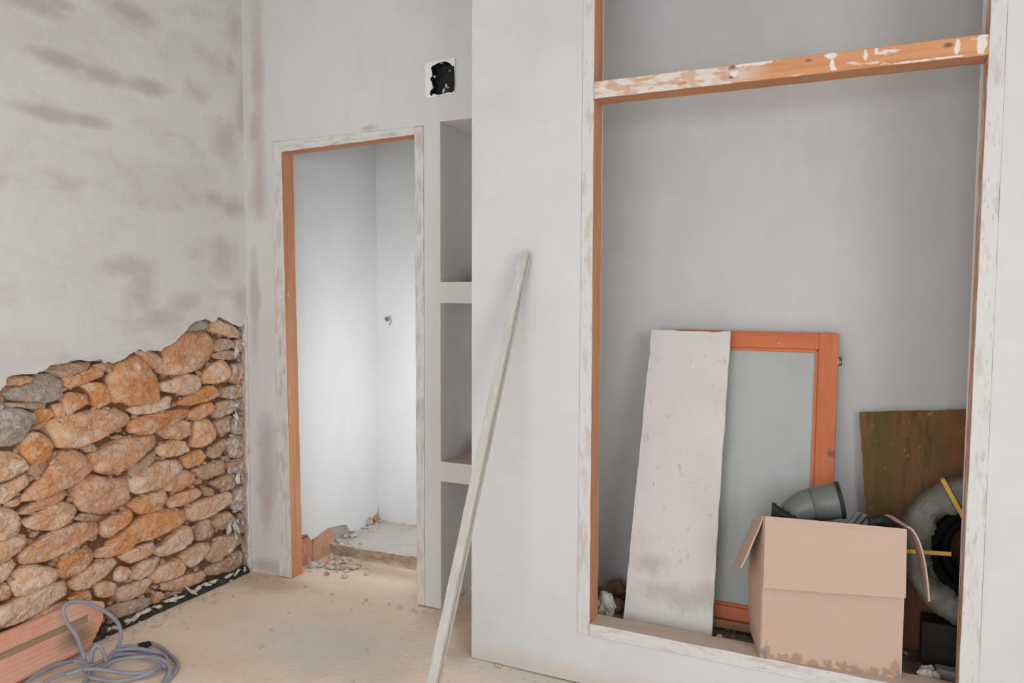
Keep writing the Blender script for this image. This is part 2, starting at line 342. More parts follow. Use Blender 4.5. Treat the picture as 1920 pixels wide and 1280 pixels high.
# inside of the closet
CF, CB, CX0, CX1, CZ = .2, 3.06, -1.06, 1.1, 2.70
bm = bmesh.new(); i = YF + .092
quad(bm, (CX0, CB, 0), (CX1, CB, 0), (CX1, CB, CZ), (CX0, CB, CZ)); quad(bm, (CX0, i, 0), (CX0, CB, 0), (CX0, CB, CZ), (CX0, i, CZ))
quad(bm, (CX1, CB, 0), (CX1, i, 0), (CX1, i, CZ), (CX1, CB, CZ)); quad(bm, (CX0, i, CZ), (CX0, CB, CZ), (CX1, CB, CZ), (CX1, i, CZ))
quad(bm, (CX0, i, 0), (-.9, i, 0), (-.9, i, CZ), (CX0, i, CZ)); quad(bm, (.285, i, 0), (CX1, i, 0), (CX1, i, CZ), (.285, i, CZ))
build('wall_closet_back', bm, M_INNER, label='grey white plaster lining the inside of the closet', kind='structure')
bm = bmesh.new(); quad(bm, (CX0, i - .06, CF), (CX1, i - .06, CF), (CX1, CB, CF), (CX0, CB, CF))
bmesh.ops.subdivide_edges(bm, edges=bm.edges[:], cuts=30, use_grid_fill=True)
for v in bm.verts:
    v.co.z += .012 * noise.noise(v.co * 9) - .012
M_CFLOOR = mat('closet_dirt', (150, 132, 114), .96, [dict(scale=9, lo=.4, hi=.65, col=(104, 88, 72), amt=.9), dict(scale=40, lo=.6, hi=.7, col=(196, 184, 172))], bump=[(30, .6, .01)])
closet_floor = build('closet_floor', bm, M_CFLOOR, smooth=True, label='dirty floor inside the closet', kind='structure')
# passage beyond the doorway
PX, PF = -2.685, .06; PY = on(708, 700, 0, PX).y
bm = bmesh.new(); j = YB + .085; R = -1.765
def jag_wall():
    # its lower edge is broken away above the floor
    pts = []
    for (px, py) in ((566, 1002), (576, 1001), (583, 1012), (596, 1005), (604, 997), (614, 990), (622, 988), (640, 984), (650, 983), (656, 996), (668, 995), (675, 993), (690, 986), (700, 974), (706, 965)):
        p = on(px, py, 0, PX); pts.append((p.y, p.z))
    pts = [(j - .02, pts[0][1])] + [q for q in pts if q[0] > j] + [(PY, .16)]
    for (ya, za), (yb, zb) in zip(pts, pts[1:]):
        quad(bm, (PX, ya, za), (PX, yb, zb), (PX, yb, 2.6), (PX, ya, 2.6))
        quad(bm, (PX - .02, ya, za), (PX - .02, yb, zb), (PX, yb, zb), (PX, ya, za))
jag_wall()
quad(bm, (PX - .02, PY, 0), (R, PY, 0), (R, PY, 2.6), (PX - .02, PY, 2.6))
quad(bm, (PX - .02, j, 2.6), (R, j, 2.6), (R, PY, 2.6), (PX - .02, PY, 2.6))
pierced(bm, 1, j, PX - .02, R, 0, 2.6, [(-2.7108, -1.8282, 0, 2.2068, 0, False, False)])
pierced(bm, 0, R, j, PY, 0, 2.6, [(3.07, 3.38, .4, 1.5, 0, False, False)], dust=0)  # unseen opening added beside the passage lamp
wall_passage = build('wall_passage', bm, M_PASS, label='bright white plaster walls of the passage behind the doorway', kind='structure')
bm = bmesh.new(); quad(bm, (PX - .05, 3.33, PF), (R, 3.345, PF), (R, PY + .1, PF), (PX - .05, PY + .1, PF)); 
bmesh.ops.subdivide_edges(bm, edges=bm.edges[:], cuts=24, use_grid_fill=True)
edge = [v for v in bm.verts if v.co.y < 3.346]
r_ = bmesh.ops.extrude_edge_only(bm, edges=[e for e in bm.edges if all(v in edge for v in e.verts)])
for v in r_['geom']:
    if isinstance(v, bmesh.types.BMVert): v.co.z = -.02; v.co.y += .012
for v in bm.verts: v.co += Vector((0, .022 * noise.noise(v.co * 11), .008 * noise.noise(v.co * 9 + Vector((3, 0, 0))) if v.co.z > .03 else 0))
bm.normal_update()
for f in bm.faces:
    if f.normal.z < .6 and f.calc_center_median().y < 3.38: f.material_index = 1
M_STEP = mat('broken_step_edge', (188, 166, 146), .95, [dict(scale=(14, 14, 30), lo=.42, hi=.62, col=(158, 134, 114), amt=.9), dict(scale=(40, 40, 40), lo=.6, hi=.7, col=(208, 194, 180), amt=.8)], bump=[(30, .9, .02), (80, .6, .006)])
build('passage_floor', bm, [M_PFLOOR, M_STEP], smooth=False, label='pale raised screed floor of the passage ending in a broken step', kind='structure')
# exposed bricks and render behind the broken plaster of the passage
M_BRICKRED = mat('red_brick_face', (200, 146, 120), .92, [dict(scale=14, lo=.45, hi=.7, col=(184, 128, 104), amt=.8), dict(scale=50, lo=.62, hi=.70, col=(214, 196, 184))], bump=[(40, .6, .006)], per_object=True, hue=.1)
M_GREYR = mat('grey_render', (182, 172, 162), .95, [dict(scale=14, lo=.45, hi=.7, col=(160, 148, 136))], bump=[(30, .8, .012)])
for (ya, yb, za, zb) in ((3.02, 3.19, -.01, .145), (3.195, 3.37, -.01, .15), (3.02, 3.10, .15, .30), (3.105, 3.33, .155, .31)):
    bm = bmesh.new(); box(bm, PX - .08, PX - .004, ya, yb, za, zb, bev=.004); wobble(bm, .004, 40)
    build('brick', bm, M_BRICKRED, wall_passage, origin=(PX - .04, (ya + yb) / 2, (za + zb) / 2))
bm = bmesh.new(); box(bm, PX - .08, PX - .012, 3.375, PY, 0, .3); bmesh.ops.subdivide_edges(bm, edges=bm.edges[:], cuts=8, use_grid_fill=True); wobble(bm, .012, 18)
build('render_coat', bm, M_GREYR, wall_passage, smooth=False)

# ------------------------------------------------------------------ old stone wall
def pw(px, py, x=XL): p = on(px, py, 0, x); return (p.y, p.z)
EDGE = [(0, 735), (11, 722), (13, 709), (22, 704), (40, 702), (68, 701), (80, 696), (88, 692), (95, 685), (108, 682), (120, 681), (135, 677), (150, 676), (172, 676), (192, 674), (195, 680),
        (215, 680), (230, 674), (240, 668), (250, 661), (262, 655), (272, 659), (285, 657), (300, 658), (308, 652), (315, 648), (325, 642), (330, 640), (338, 632), (345, 625), (351, 618), (355, 610), (368, 602), (385, 598),
        (398, 605), (405, 600), (412, 595), (428, 603), (440, 609), (450, 612), (458, 608), (465, 603)]
curve = [(1.27, -.02), (1.28, .2), (1.31, .5), (1.37, .8), (1.46, .96), (1.6, 1.06)] + [pw(*e) for e in EDGE]
curve[-1] = (YB + .002, curve[-1][1])
fine = []
for k, (a, b) in enumerate(zip(curve, curve[1:])):
    a, b = Vector(a), Vector(b); n = max(1, int((b - a).length / .012))
    for q in range(n):
        p = a.lerp(b, q / n); w = noise.noise_vector(Vector((p.x * 45, p.y * 45, 3.3))) * .006 + noise.noise_vector(Vector((p.x * 140, p.y * 140, 7))) * .003
        fine.append((p.x + w.x, p.y + w.y))
fine.append(curve[-1])
poly = fine + [(YB + .002, ZC), (-2.4, ZC), (-2.4, -.02)]
TH = .04
bm = bmesh.new()
front = [bm.verts.new((XL + (.004 * noise.noise(Vector((y * 30, z * 30, 1))) if i < len(fine) else 0), y, z)) for i, (y, z) in enumerate(poly)]
for t in tessellate_polygon([[Vector((y, z, 0)) for y, z in poly]]):
    bm.faces.new([front[k] for k in t])
bmesh.ops.recalc_face_normals(bm, faces=bm.faces[:])
mid = [bm.verts.new((XL - .018, y + .004 * noise.noise(Vector((y * 60, z * 60, 4))), z + .009 + .006 * noise.noise(Vector((y * 60, z * 60, 9))))) for (y, z) in fine]
bk = [bm.verts.new((XL - TH - .02, y, z + .004)) for (y, z) in fine]
for A, B in ((front, mid), (mid, bk)):
    for k in range(len(fine) - 1):
        f = bm.faces.new((A[k], A[k + 1], B[k + 1], B[k])); f.material_index = 1
wall_left = build('wall_left', bm, [M_LEFT, M_EDGE], label='old mottled plaster wall broken away over rough orange stones', kind='structure')
# earth mortar core behind the stones
bm = bmesh.new(); quad(bm, (XL - .064, 1.2, -.02), (XL - .064, YB + .05, -.02), (XL - .064, YB + .05, 1.5), (XL - .064, 1.2, 1.5))
bmesh.ops.subdivide_edges(bm, edges=bm.edges[:], cuts=90, use_grid_fill=True)
for v in bm.verts: v.co.x += .022 * noise.noise(v.co * 14) + .012 * noise.noise(v.co * 40)
build('mortar_core', bm, M_MORTAR, wall_left, smooth=True)
ST = [  # crop letter, colour, outline
 ('A','p',[(45,605),(95,578),(270,585),(268,630),(150,652),(50,648)]),
 ('A','g',[(20,720),(110,665),(230,645),(285,570),(380,565),(480,600),(515,660),(480,745),(380,785),(230,782),(80,765)]),
 ('A','o',[(490,600),(640,560),(740,500),(800,525),(835,570),(720,612),(620,652),(520,680)]),
 ('A','b',[(360,545),(420,500),(560,480),(700,470),(720,510),(620,565),(500,595),(440,570)]),
 ('A','b',[(720,500),(790,480),(880,485),(850,560),(810,540)]),
 ('A','o',[(630,650),(700,630),(790,632),(845,730),(845,790),(770,828),(715,790),(695,700)]),
 ('A','o',[(480,745),(560,700),(680,725),(695,780),(600,830),(525,880),(510,790)]),
 ('A','p',[(425,800),(520,778),(533,885),(430,892)]),
 ('A','o',[(270,900),(300,830),(425,828),(440,892),(370,930),(290,940)]),
 ('A','b',[(70,780),(230,785),(390,785),(395,815),(300,830),(180,820),(60,810)]),
 ('A','o',[(840,600),(895,490),(1015,420),(1080,455),(1130,510),(1200,590),(1218,660),(1207,772),(1130,782),(1000,802),(945,772),(860,778),(825,690)]),
 ('A','o',[(1020,395),(1080,380),(1180,400),(1252,450),(1255,500),(1180,532),(1105,480)]),
 ('A','o',[(1240,350),(1330,300),(1420,240),(1540,235),(1615,300),(1615,400),(1560,502),(1400,572),(1240,562),(1195,532),(1260,480)]),
 ('A','g',[(1405,220),(1470,165),(1560,150),(1590,210),(1510,242),(1420,245)]),
 ('A','p',[(1595,180),(1650,145),(1720,180),(1790,220),(1855,260),(1800,298),(1700,272),(1605,250)]),
 ('A','b',[(1620,345),(1680,300),(1780,310),(1790,370),(1700,382),(1640,400)]),
 ('A','b',[(1780,310),(1870,285),(1880,420),(1790,385)]),
 ('A','b',[(1610,420),(1700,390),(1800,390),(1870,440),(1760,460),(1640,450)]),
 ('A','p',[(1535,580),(1600,500),(1700,455),(1745,520),(1735,600),(1640,642),(1560,632)]),
 ('A','b',[(1750,500),(1870,460),(1880,640),(1780,640),(1740,600)]),
 ('A','p',[(1222,690),(1235,630),(1330,605),(1420,562),(1510,578),(1542,640),(1510,692),(1410,728),(1330,706)]),
 ('A','p',[(998,830),(1050,800),(1180,768),(1300,728),(1342,780),(1290,822),(1160,862),(1050,872)]),
 ('A','o',[(1345,790),(1420,740),(1580,648),(1665,680),(1650,722),(1560,772),(1450,802),(1360,802)]),
 ('A','b',[(1690,670),(1850,640),(1875,740),(1770,760),(1680,740)]),
 ('A','b',[(1610,870),(1650,780),(1760,755),(1810,820),(1720,872),(1640,898)]),
 ('A','b',[(1790,760),(1880,740),(1880,860),(1820,840)]),
 ('A','o',[(1438,860),(1500,810),(1600,768),(1610,840),(1550,892),(1490,918),(1450,902)]),
 ('A','p',[(320,975),(440,900),(560,868),(800,828),(872,838),(882,815),(960,848),(1015,890),(1003,938),(800,1032),(700,1078),(600,1112),(450,1112),(410,1092),(415,1040)]),
 ('A','o',[(995,1000),(1015,910),(1130,878),(1300,838),(1442,828),(1445,870),(1330,932),(1210,982),(1120,1032),(1030,1008)]),
 ('A','p',[(1215,1000),(1280,948),(1400,908),(1472,940),(1478,1010),(1380,1058),(1280,1052)]),
 ('A','p',[(1488,930),(1590,892),(1640,970),(1655,1020),(1590,1082),(1540,1118),(1445,1112),(1480,1050)]),
 ('A','b',[(1635,930),(1700,888),(1765,900),(1745,990),(1690,1042),(1660,1002)]),
 ('A','b',[(1770,900),(1880,870),(1880,1000),(1800,1020),(1760,980)]),
 ('A','g',[(-60,860),(100,818),(200,838),(282,870),(262,950),(210,1032),(150,1092),(-60,1112)]),
 ('A','g',[(-60,760),(15,755),(60,800),(50,842),(-60,850)]),
 ('A','o',[(170,1090),(250,1000),(300,1008),(370,1050),(415,1110),(402,1200),(310,1252),(240,1242),(188,1170)]),
 ('A','o',[(700,1170),(800,1128),(950,1038),(1040,1048),(1200,998),(1225,1050),(1150,1130),(1060,1200),(960,1270),(850,1322),(760,1298),(712,1240)]),
 ('A','p',[(1215,1110),(1320,1063),(1430,1078),(1435,1140),(1350,1178),(1240,1192),(1205,1150)]),
 ('A','b',[(1575,1170),(1640,1098),(1725,1048),(1735,1100),(1690,1172),(1620,1202)]),
 ('A','o',[(1395,1190),(1540,1125),(1585,1170),(1555,1230),(1440,1282),(1390,1250)]),
 ('A','b',[(1740,1060),(1870,1010),(1875,1180),(1760,1200),(1730,1130)]),
 ('A','b',[(635,1120),(700,1083),(755,1110),(742,1142),(680,1158)]),
 ('A','b',[(1000,1260),(1110,1190),(1200,1140),(1205,1200),(1120,1280),(1010,1340)]),
 ('B','p',[(-60,0),(20,-50),(120,-48),(185,-10),(232,60),(225,85),(100,152),(-60,190)]),
 ('B','p',[(-60,225),(80,190),(235,105),(262,150),(250,200),(130,282),(40,348),(-60,348)]),
 ('B','b',[(240,60),(290,20),(385,20),(350,110),(300,140),(250,120)]),
 ('B','o',[(390,50),(440,-40),(560,-70),(660,-30),(705,30),(725,100),(650,160),(520,222),(330,302),(170,322),(200,280),(350,130)]),
 ('B','o',[(160,412),(280,330),(450,238),(535,250),(480,312),(330,382),(205,418)]),
 ('B','o',[(545,250),(610,190),(720,125),(880,158),(995,138),(1003,210),(1014,312),(930,372),(850,422),(780,434),(680,412),(605,370),(590,310)]),
 ('B','p',[(1003,230),(1008,140),(1130,68),(1250,18),(1382,5),(1398,80),(1310,162),(1200,222),(1050,264)]),
 ('B','o',[(1225,230),(1290,150),(1400,86),(1492,110),(1493,170),(1430,222),(1330,254)]),
 ('B','b',[(1475,90),(1560,48),(1700,5),(1715,80),(1600,142),(1540,164)]),
 ('B','b',[(1720,40),(1870,-20),(1875,130),(1820,130),(1740,100)]),
 ('B','o',[(990,340),(1100,280),(1240,228),(1293,280),(1273,350),(1180,392),(1080,418),(1015,392)]),
 ('B','o',[(1285,320),(1340,270),(1500,218),(1555,260),(1500,312),(1400,352),(1310,374)]),
 ('B','p',[(1420,440),(1438,370),(1540,310),(1700,258),(1785,248),(1785,290),(1680,382),(1590,442),(1480,478)]),
 ('B','b',[(1605,190),(1680,138),(1800,108),(1825,160),(1792,232),(1660,244)]),
 ('B','b',[(1545,215),(1615,225),(1625,280),(1570,285)]),
 ('B','b',[(1790,240),(1880,180),(1880,380),(1780,385),(1750,330)]),
 ('B','p',[(-60,370),(120,378),(167,430),(183,500),(150,582),(60,618),(-60,618)]),
 ('B','p',[(185,470),(260,440),(380,360),(480,326),(565,345),(585,400),(520,492),(430,534),(280,534),(225,512)]),
 ('B','o',[(775,560),(800,480),(870,440),(992,378),(1004,440),(930,522),(830,604)]),
 ('B','o',[(725,715),(830,660),(870,600),(960,540),(1080,438),(1250,368),(1372,383),(1418,430),(1393,480),(1290,542),(1150,602),(1050,622),(960,692),(870,728),(760,742)]),
 ('B','o',[(192,780),(197,700),(310,620),(480,518),(700,468),(773,488),(753,570),(640,652),(480,722),(370,772),(230,794)]),
 ('B','p',[(-60,660),(120,600),(200,566),(218,620),(170,692),(80,762),(-60,810)]),
 ('B','o',[(465,840),(470,780),(560,708),(700,666),(738,700),(722,780),(620,862),(520,908),(480,892)]),
 ('B','p',[(915,740),(1000,678),(1170,626),(1195,690),(1130,742),(980,784)]),
 ('B','p',[(1190,700),(1200,670),(1270,630),(1330,560),(1380,505),(1470,518),(1493,570),(1440,642),(1370,692),(1240,744)]),
 ('B','b',[(1495,560),(1530,488),(1592,448),(1622,520),(1622,580),(1560,622),(1500,612)]),
 ('B','b',[(1615,490),(1640,440),(1750,398),(1815,480),(1740,528),(1650,534)]),
 ('B','b',[(1820,430),(1880,400),(1880,560),(1830,560)]),
 ('B','b',[(1565,740),(1600,680),(1660,588),(1800,566),(1870,600),(1750,692),(1640,778),(1590,772)]),
 ('B','p',[(1375,740),(1430,690),(1530,638),(1615,638),(1572,720),(1470,818),(1430,802)]),
 ('B','p',[(1155,890),(1250,798),(1370,748),(1433,800),(1402,860),(1300,912),(1200,942),(1168,922)]),
 ('B','p',[(995,900),(1040,828),(1130,768),(1234,738),(1222,800),(1140,882),(1070,918)]),
 ('B','p',[(885,880),(940,808),(1002,830),(1003,870),(960,922),(900,928)]),
 ('B','p',[(543,940),(640,858),(750,788),(872,743),(908,790),(840,872),(730,932),(680,982),(600,994),(565,970)]),
 ('B','p',[(105,950),(150,848),(250,798),(370,818),(472,838),(483,880),(360,972),(250,1012),(160,1038),(118,1002)]),
 ('B','p',[(-60,840),(120,748),(148,800),(110,862),(50,922),(-60,960)]),
 ('B','o',[(-60,990),(80,938),(103,1000),(92,1052),(-60,1090)]),
 ('B','p',[(-60,1160),(150,1058),(300,998),(400,938),(512,922),(563,990),(450,1062),(330,1142),(200,1222),(-60,1310)]),
 ('B','p',[(735,940),(830,918),(913,950),(892,1010),(830,1042),(748,1038)]),
 ('B','p',[(875,1050),(930,978),(1060,928),(1152,898),(1168,950),(1100,1022),(980,1072),(910,1078)]),
 ('B','p',[(1215,960),(1310,918),(1460,868),(1562,843),(1593,880),(1530,932),(1370,1002),(1260,994)]),
 ('B','b',[(1565,850),(1640,788),(1830,686),(1875,730),(1835,832),(1680,884),(1600,888)]),
 ('B','b',[(850,1180),(830,1130),(960,1078),(1145,1045),(1150,1110),(1020,1152),(900,1205)]),
 ('B','o',[(1160,1090),(1200,1005),(1245,1010),(1225,1100)]),
 ('B','o',[(530,1065),(620,1008),(695,988),(697,1060),(620,1080)]),
 ('B','b',[(565,455),(640,408),(790,438),(770,464),(600,464)]),
 ('B','o',[(60,335),(180,290),(165,350),(80,362)]),
 ('B','b',[(470,740),(560,690),(660,650),(560,700),(500,770)]),
 ('B','p',[(560,1120),(700,1070),(820,1090),(800,1180),(640,1230),(560,1190)]),
 ('B','p',[(200,1240),(330,1150),(480,1080),(560,1110),(520,1190),(330,1290),(220,1310)]),
 ('B','b',[(1220,1110),(1300,1010),(1420,990),(1500,960),(1480,1010),(1330,1080)]),
]
CROP = {'A': (0, 560), 'B': (0, 860)}
def smooth_outline(p, n=30):
    p = [Vector(q) for q in p]
    for c_ in (.14, .25):
        q = []
        for a, b in zip(p, p[1:] + p[:1]): q += [a.lerp(b, c_), a.lerp(b, 1 - c_)]
        p = q
    L = [0]
    for a, b in zip(p, p[1:] + p[:1]): L.append(L[-1] + (b - a).length)
    out = []; k = 0
    for i in range(n):
        s = L[-1] * i / n
        while L[k + 1] < s: k += 1
        a, b = p[k], p[(k + 1) % len(p)]; out.append(a.lerp(b, (s - L[k]) / max(1e-9, L[k + 1] - L[k])))
    return out
STONE_POLYS = []
def stone(yz, ckey, seed):
    pts = smooth_outline(yz, 48)
    c = sum(pts, Vector((0, 0))) / len(pts)
    pts = [c + (p - c) * 1.05 + (p - c).normalized() * .0015 for p in pts]
    w = max((p - c).length for p in pts); mn = min((p - c).length for p in pts)
    bm = bmesh.new(); rng = random.Random(seed)
    bulge = min(.036, .010 + mn * .36); ta, tb = rng.uniform(-.14, .14), rng.uniform(-.25, .15); x0 = rng.uniform(-.010, .006)
    planes = []
    for _ in range(9):
        an = rng.uniform(0, 6.283); ti = rng.uniform(.45, 1.15); dirv = Vector((math.cos(an), math.sin(an)))
        ext = max((p - c).dot(dirv) for p in pts)
        nn = Vector((math.cos(ti), math.sin(ti) * dirv.x, math.sin(ti) * dirv.y))
        planes.append((nn, math.sin(ti) * ext * rng.uniform(.72, .98) + math.cos(ti) * bulge * rng.uniform(.25, .7)))
    planes.append((Vector((1, rng.uniform(-.12, .12), rng.uniform(-.2, .12))).normalized(), bulge * rng.uniform(.72, .95)))
    cen = Vector((XL - .038 + x0, c.x, c.y))
    rings = []
    for s, d in ((.88, -1.9), (.98, -1.0), (1.0, -.4), (.99, 0.0), (.96, .32), (.91, .58), (.83, .78), (.73, .9), (.61, .96), (.48, .99), (.34, 1.0), (.18, 1.0)):
        ring = []
        for p in pts:
            q = c + (p - c) * s; dd = (q - c)
            P = Vector((XL - .038 + x0 + d * bulge + (ta * dd.x + tb * dd.y) * (1 if d > -.5 else .3), q.x, q.y))
            sd = Vector((seed * 3.1, seed * 1.7, 0))
            for nn, off in planes:
                e_ = (P - cen).dot(nn) - off
                if e_ > 0: P -= nn * e_ * .88
            a = min(.020, .26 * mn) * min(1, (1.15 - s) * 2.2 + .15)
            nz = noise.noise(P * 9 / max(w, .05) * .12 + sd); n2 = noise.noise(P * 38 + sd); n3 = noise.noise(P * 95 + sd)
            fac = abs(noise.noise(P * 24 + sd * 2))
            st_ = noise.noise(Vector((P.x * 10, P.y * 13, (P.z - .35 * P.y) * 62)) + sd); P.x += a * (nz * .35 + n2 * .55 - fac * .55 + st_ * .28) + .005 * n3 + .004 * abs(noise.noise(P * 60 + sd))
            P.y += .0035 * noise.noise(P * 60 + sd) + .002 * n3; P.z += .0035 * noise.noise(P * 60 - sd) + .002 * noise.noise(P * 110 + sd)
            ring.append(bm.verts.new(P))
        rings.append(ring)
    n = len(pts)
    for A, B in zip(rings, rings[1:]):
        for k in range(n): bm.faces.new((A[k], A[(k + 1) % n], B[(k + 1) % n], B[k]))
    bm.faces.new(rings[-1])
    bmesh.ops.recalc_face_normals(bm, faces=bm.faces[:])
    build('stone', bm, M_STONE[ckey], wall_left, origin=(XL - .04, c.x, c.y), smooth=True, label='grey mortar-caked stone' if ckey == 'g' else None)
    STONE_POLYS.append([Vector(p) for p in yz])
for k, (cr, ck, pp) in enumerate(ST):
    ox, oy = CROP[cr]; stone([pw(ox + x / 4, oy + y / 4, XL - .015) for x, y in pp], ck, k + 1)
# the courses carry on a little beyond the edge of the photograph
rng = random.Random(5); z = .04
while z < 1.0:
    h = rng.uniform(.075, .11); y = 1.36 if z < .75 else 1.46
    while y < 1.64:
        w = rng.uniform(.12, .2)
        w = min(w, 1.695 - y)
        if w > .05:
            stone([(y, z), (y + w * .35, z - .01), (y + w * .95, z + h * .2), (y + w, z + h * .7), (y + w * .6, z + h), (y + w * .1, z + h * .85)], rng.choice('opp'), int(1000 * z + 100 * y))
        y += w + .008
    z += h + .006
# small chips wedged in the joints
def inside(p, poly):
    c = False; j_ = len(poly) - 1
    for i_ in range(len(poly)):
        a, b = poly[i_], poly[j_]
        if (a.y > p.y) != (b.y > p.y) and p.x < (b.x - a.x) * (p.y - a.y) / (b.y - a.y) + a.x: c = not c
        j_ = i_
    return c
bm = bmesh.new(); rng = random.Random(11); made = 0
curve_v = [Vector(q) for q in curve]
patch = curve_v + [Vector((YB, -.02))]
for t in range(4000):
    p = Vector((rng.uniform(1.35, YB - .01), rng.uniform(0, 1.32)))
    if not inside(p, patch) or any(inside(p, q) for q in STONE_POLYS): continue
    r = rng.uniform(.009, .02)
    lump(bm, (XL - .058 + rng.uniform(-.008, .012), p.x, p.y), (r * .9, r * rng.uniform(1, 1.9), r * rng.uniform(.6, .9)), t, sub=1); made += 1
    if made > 260: break
build('joint_chips', bm, M_STONE['b'], wall_left, smooth=False, kind='stuff')
# splashes of fresh plaster on the stones by the corner
bm = bmesh.new(); rng = random.Random(3)
for t in range(20):
    px = rng.gauss(446, 8); py = rng.uniform(640, 1045)
    p = on(px, py, 0, XL - .004)
    lump(bm, (p.x + rng.uniform(-.006, .004), p.y, p.z), (.005, rng.uniform(.005, .014), rng.uniform(.008, .03)), t + 50, sub=3, rough=1.3)
M_CHIP = mat('fresh_plaster', (222, 212, 204), .93, [dict(scale=30, lo=.45, hi=.7, col=(202, 186, 174), amt=.8)], bump=[(60, .5, .004)])
build('plaster_splash', bm, M_CHIP, wall_left, smooth=True, kind='stuff')
# ragged edge of the new plaster along the corner
bm = bmesh.new(); N_ = 120
prev = None
for k in range(N_ + 1):
    z = 1.34 * k / N_; w = .018 + .016 * noise.noise(Vector((z * 11, 0, 5))) + .010 * noise.noise(Vector((z * 45, 2, 5)))
    w = max(.003, w)
    a = bm.verts.new((XL - .035, YB - .001 - .004, z)); b = bm.verts.new((XL + .0, YB - max(.004, w), z)); c = bm.verts.new((XL + .004 + .004 * noise.noise(Vector((z * 60, 1, 1))), YB - .002, z))
    if prev: bm.faces.new((prev[0], prev[1], b, a)); bm.faces.new((prev[1], prev[2], c, b))
    prev = (a, b, c)
build('plaster_edge', bm, M_CHIP, wall_left, smooth=False)

# black tar strip at the foot of the stones, with flakes of white left on it
M_TAR = mat('black_tar', (52, 50, 46), .8, [dict(scale=25, lo=.5, hi=.66, col=(92, 84, 74), amt=.8), dict(scale=60, lo=.62, hi=.7, col=(150, 138, 124), amt=.8)], bump=[(40, .7, .006)])
bm = bmesh.new(); prev = None
for k in range(91):
    y = 1.99 + (YB - .03 - 1.99) * k / 90
    hh = .03 + .012 * noise.noise(Vector((y * 16, 1, 1))) + .006 * noise.noise(Vector((y * 60, 1, 4))); d = .014 + .008 * noise.noise(Vector((y * 22, 5, 1)))
    ring = [bm.verts.new(q) for q in ((XL + .008 + d, y, -.004), (XL + .004 + d, y, hh * .6), (XL - .004, y, hh), (XL - .03, y, hh * .9))]
    if prev:
        for q in range(3): bm.faces.new((prev[q], prev[q + 1], ring[q + 1], ring[q]))
    prev = ring
base = build('baseboard_left', bm, M_TAR, label='black tar strip with white flakes at the foot of the stone wall', kind='structure')
rng = random.Random(9)
FLK = [(232, 1172, 14), (244, 1166, 22), (258, 1158, 18), (272, 1152, 14), (290, 1145, 12), (310, 1135, 20), (322, 1129, 14), (352, 1117, 14), (366, 1111, 12), (380, 1104, 10), (395, 1098, 9), (425, 1087, 9), (440, 1080, 10), (455, 1074, 8), (212, 1183, 6), (200, 1187, 8)]
for (px, py, w) in FLK:
    p = on(px, py - 6, 0, XL + .02); p2 = on(px + w, py - 6 - w * .4, 0, XL + .02); L = (p2 - p).length
    bm = bmesh.new(); lump(bm, ((p + p2) / 2)[:], (.006, L * .62, .007), int(px), sub=3, rough=1.2)
    build('plaster_flake', bm, M_CHIP, base, origin=(p + p2) / 2, smooth=True)

# ------------------------------------------------------------------ doorway frame
d1 = thing('door_1', (-2.26, YB, 0), 'narrow doorway lined with a plaster smeared pine frame', 'door', kind='structure')
YP = YB - .003; YK = YB + .082
def frame_bar(nm, pts_front, back_y, parent, m_front, m_side, front_y=YP, top_m=None, seed=1, amp=.0018):
    """bar from a 4-point front outline; front face smeared, other faces bare"""
    bm = bmesh.new()
    vs = hexa(bm, [(x, front_y, z) for x, z in pts_front], [(x, back_y, z) for x, z in pts_front])
    bmesh.ops.recalc_face_normals(bm, faces=bm.faces[:]); bm.normal_update()
    for f in bm.faces:
        f.material_index = 0 if f.normal.y < -.8 else (2 if (top_m and f.normal.z > .8) else 1)
    bmesh.ops.bevel(bm, geom=bm.edges[:], offset=.0015, segments=1, affect='EDGES')
    bmesh.ops.subdivide_edges(bm, edges=[e for e in bm.edges if e.calc_length() > .3], cuts=40, use_grid_fill=True)
    wobble(bm, amp, 17, seed)
    return build(nm, bm, [m_front, m_side] + ([top_m] if top_m else []), parent)
frame_bar('jamb', [(-2.710, 0), (-2.624, 0), (-2.652, 2.205), (-2.710, 2.205)], YK, d1, M_SMEAR_DV, M_PINE_V, seed=2)
frame_bar('jamb', [(-1.872, 0), (-1.829, 0), (-1.829, 2.205), (-1.876, 2.205)], YK, d1, M_SMEAR_DV, M_PINE_V, seed=3)
frame_bar('head', [(-2.6515, 2.152), (-1.8765, 2.172), (-1.8765, 2.206), (-2.6515, 2.206)], YK, d1, M_SMEAR_DH, M_PINE_H, seed=4)
# ------------------------------------------------------------------ closet frame
d2 = thing('door_2', (-.3, YF, .186), 'tall pine frame of the open closet, white with plaster', 'door', kind='structure')
YG = YF - .004; YH = YF + .092
frame_bar('jamb', [(-.946, .19), (-.898, .19), (-.904, 2.75), (-.946, 2.75)], YH, d2, M_SMEAR_V, M_PINE_V, YG, seed=5)
frame_bar('jamb', [(.284, .19), (.336, .19), (.336, 2.75), (.297, 2.75)], YH, d2, M_SMEAR_V, M_PINE_VW, YG, seed=6)
frame_bar('transom_rail', [(-.901, 2.146), (.2935, 2.146), (.2935, 2.205), (-.901, 2.205)], YH - .002, d2, M_RAIL, M_PINE_H, YG - .004, seed=7)
frame_bar('sill', [(-.8975, .19), (.2835, .19), (.2835, .236), (-.8975, .236)], YH, d2, M_SMEAR_H, M_PINE_H, YG - .002, M_SILLTOP, seed=8)
frame_bar('head', [(-.901, 2.70), (.2965, 2.70), (.2965, 2.75), (-.901, 2.75)], YH, d2, M_SMEAR_H, M_PINE_H, YG, seed=9)

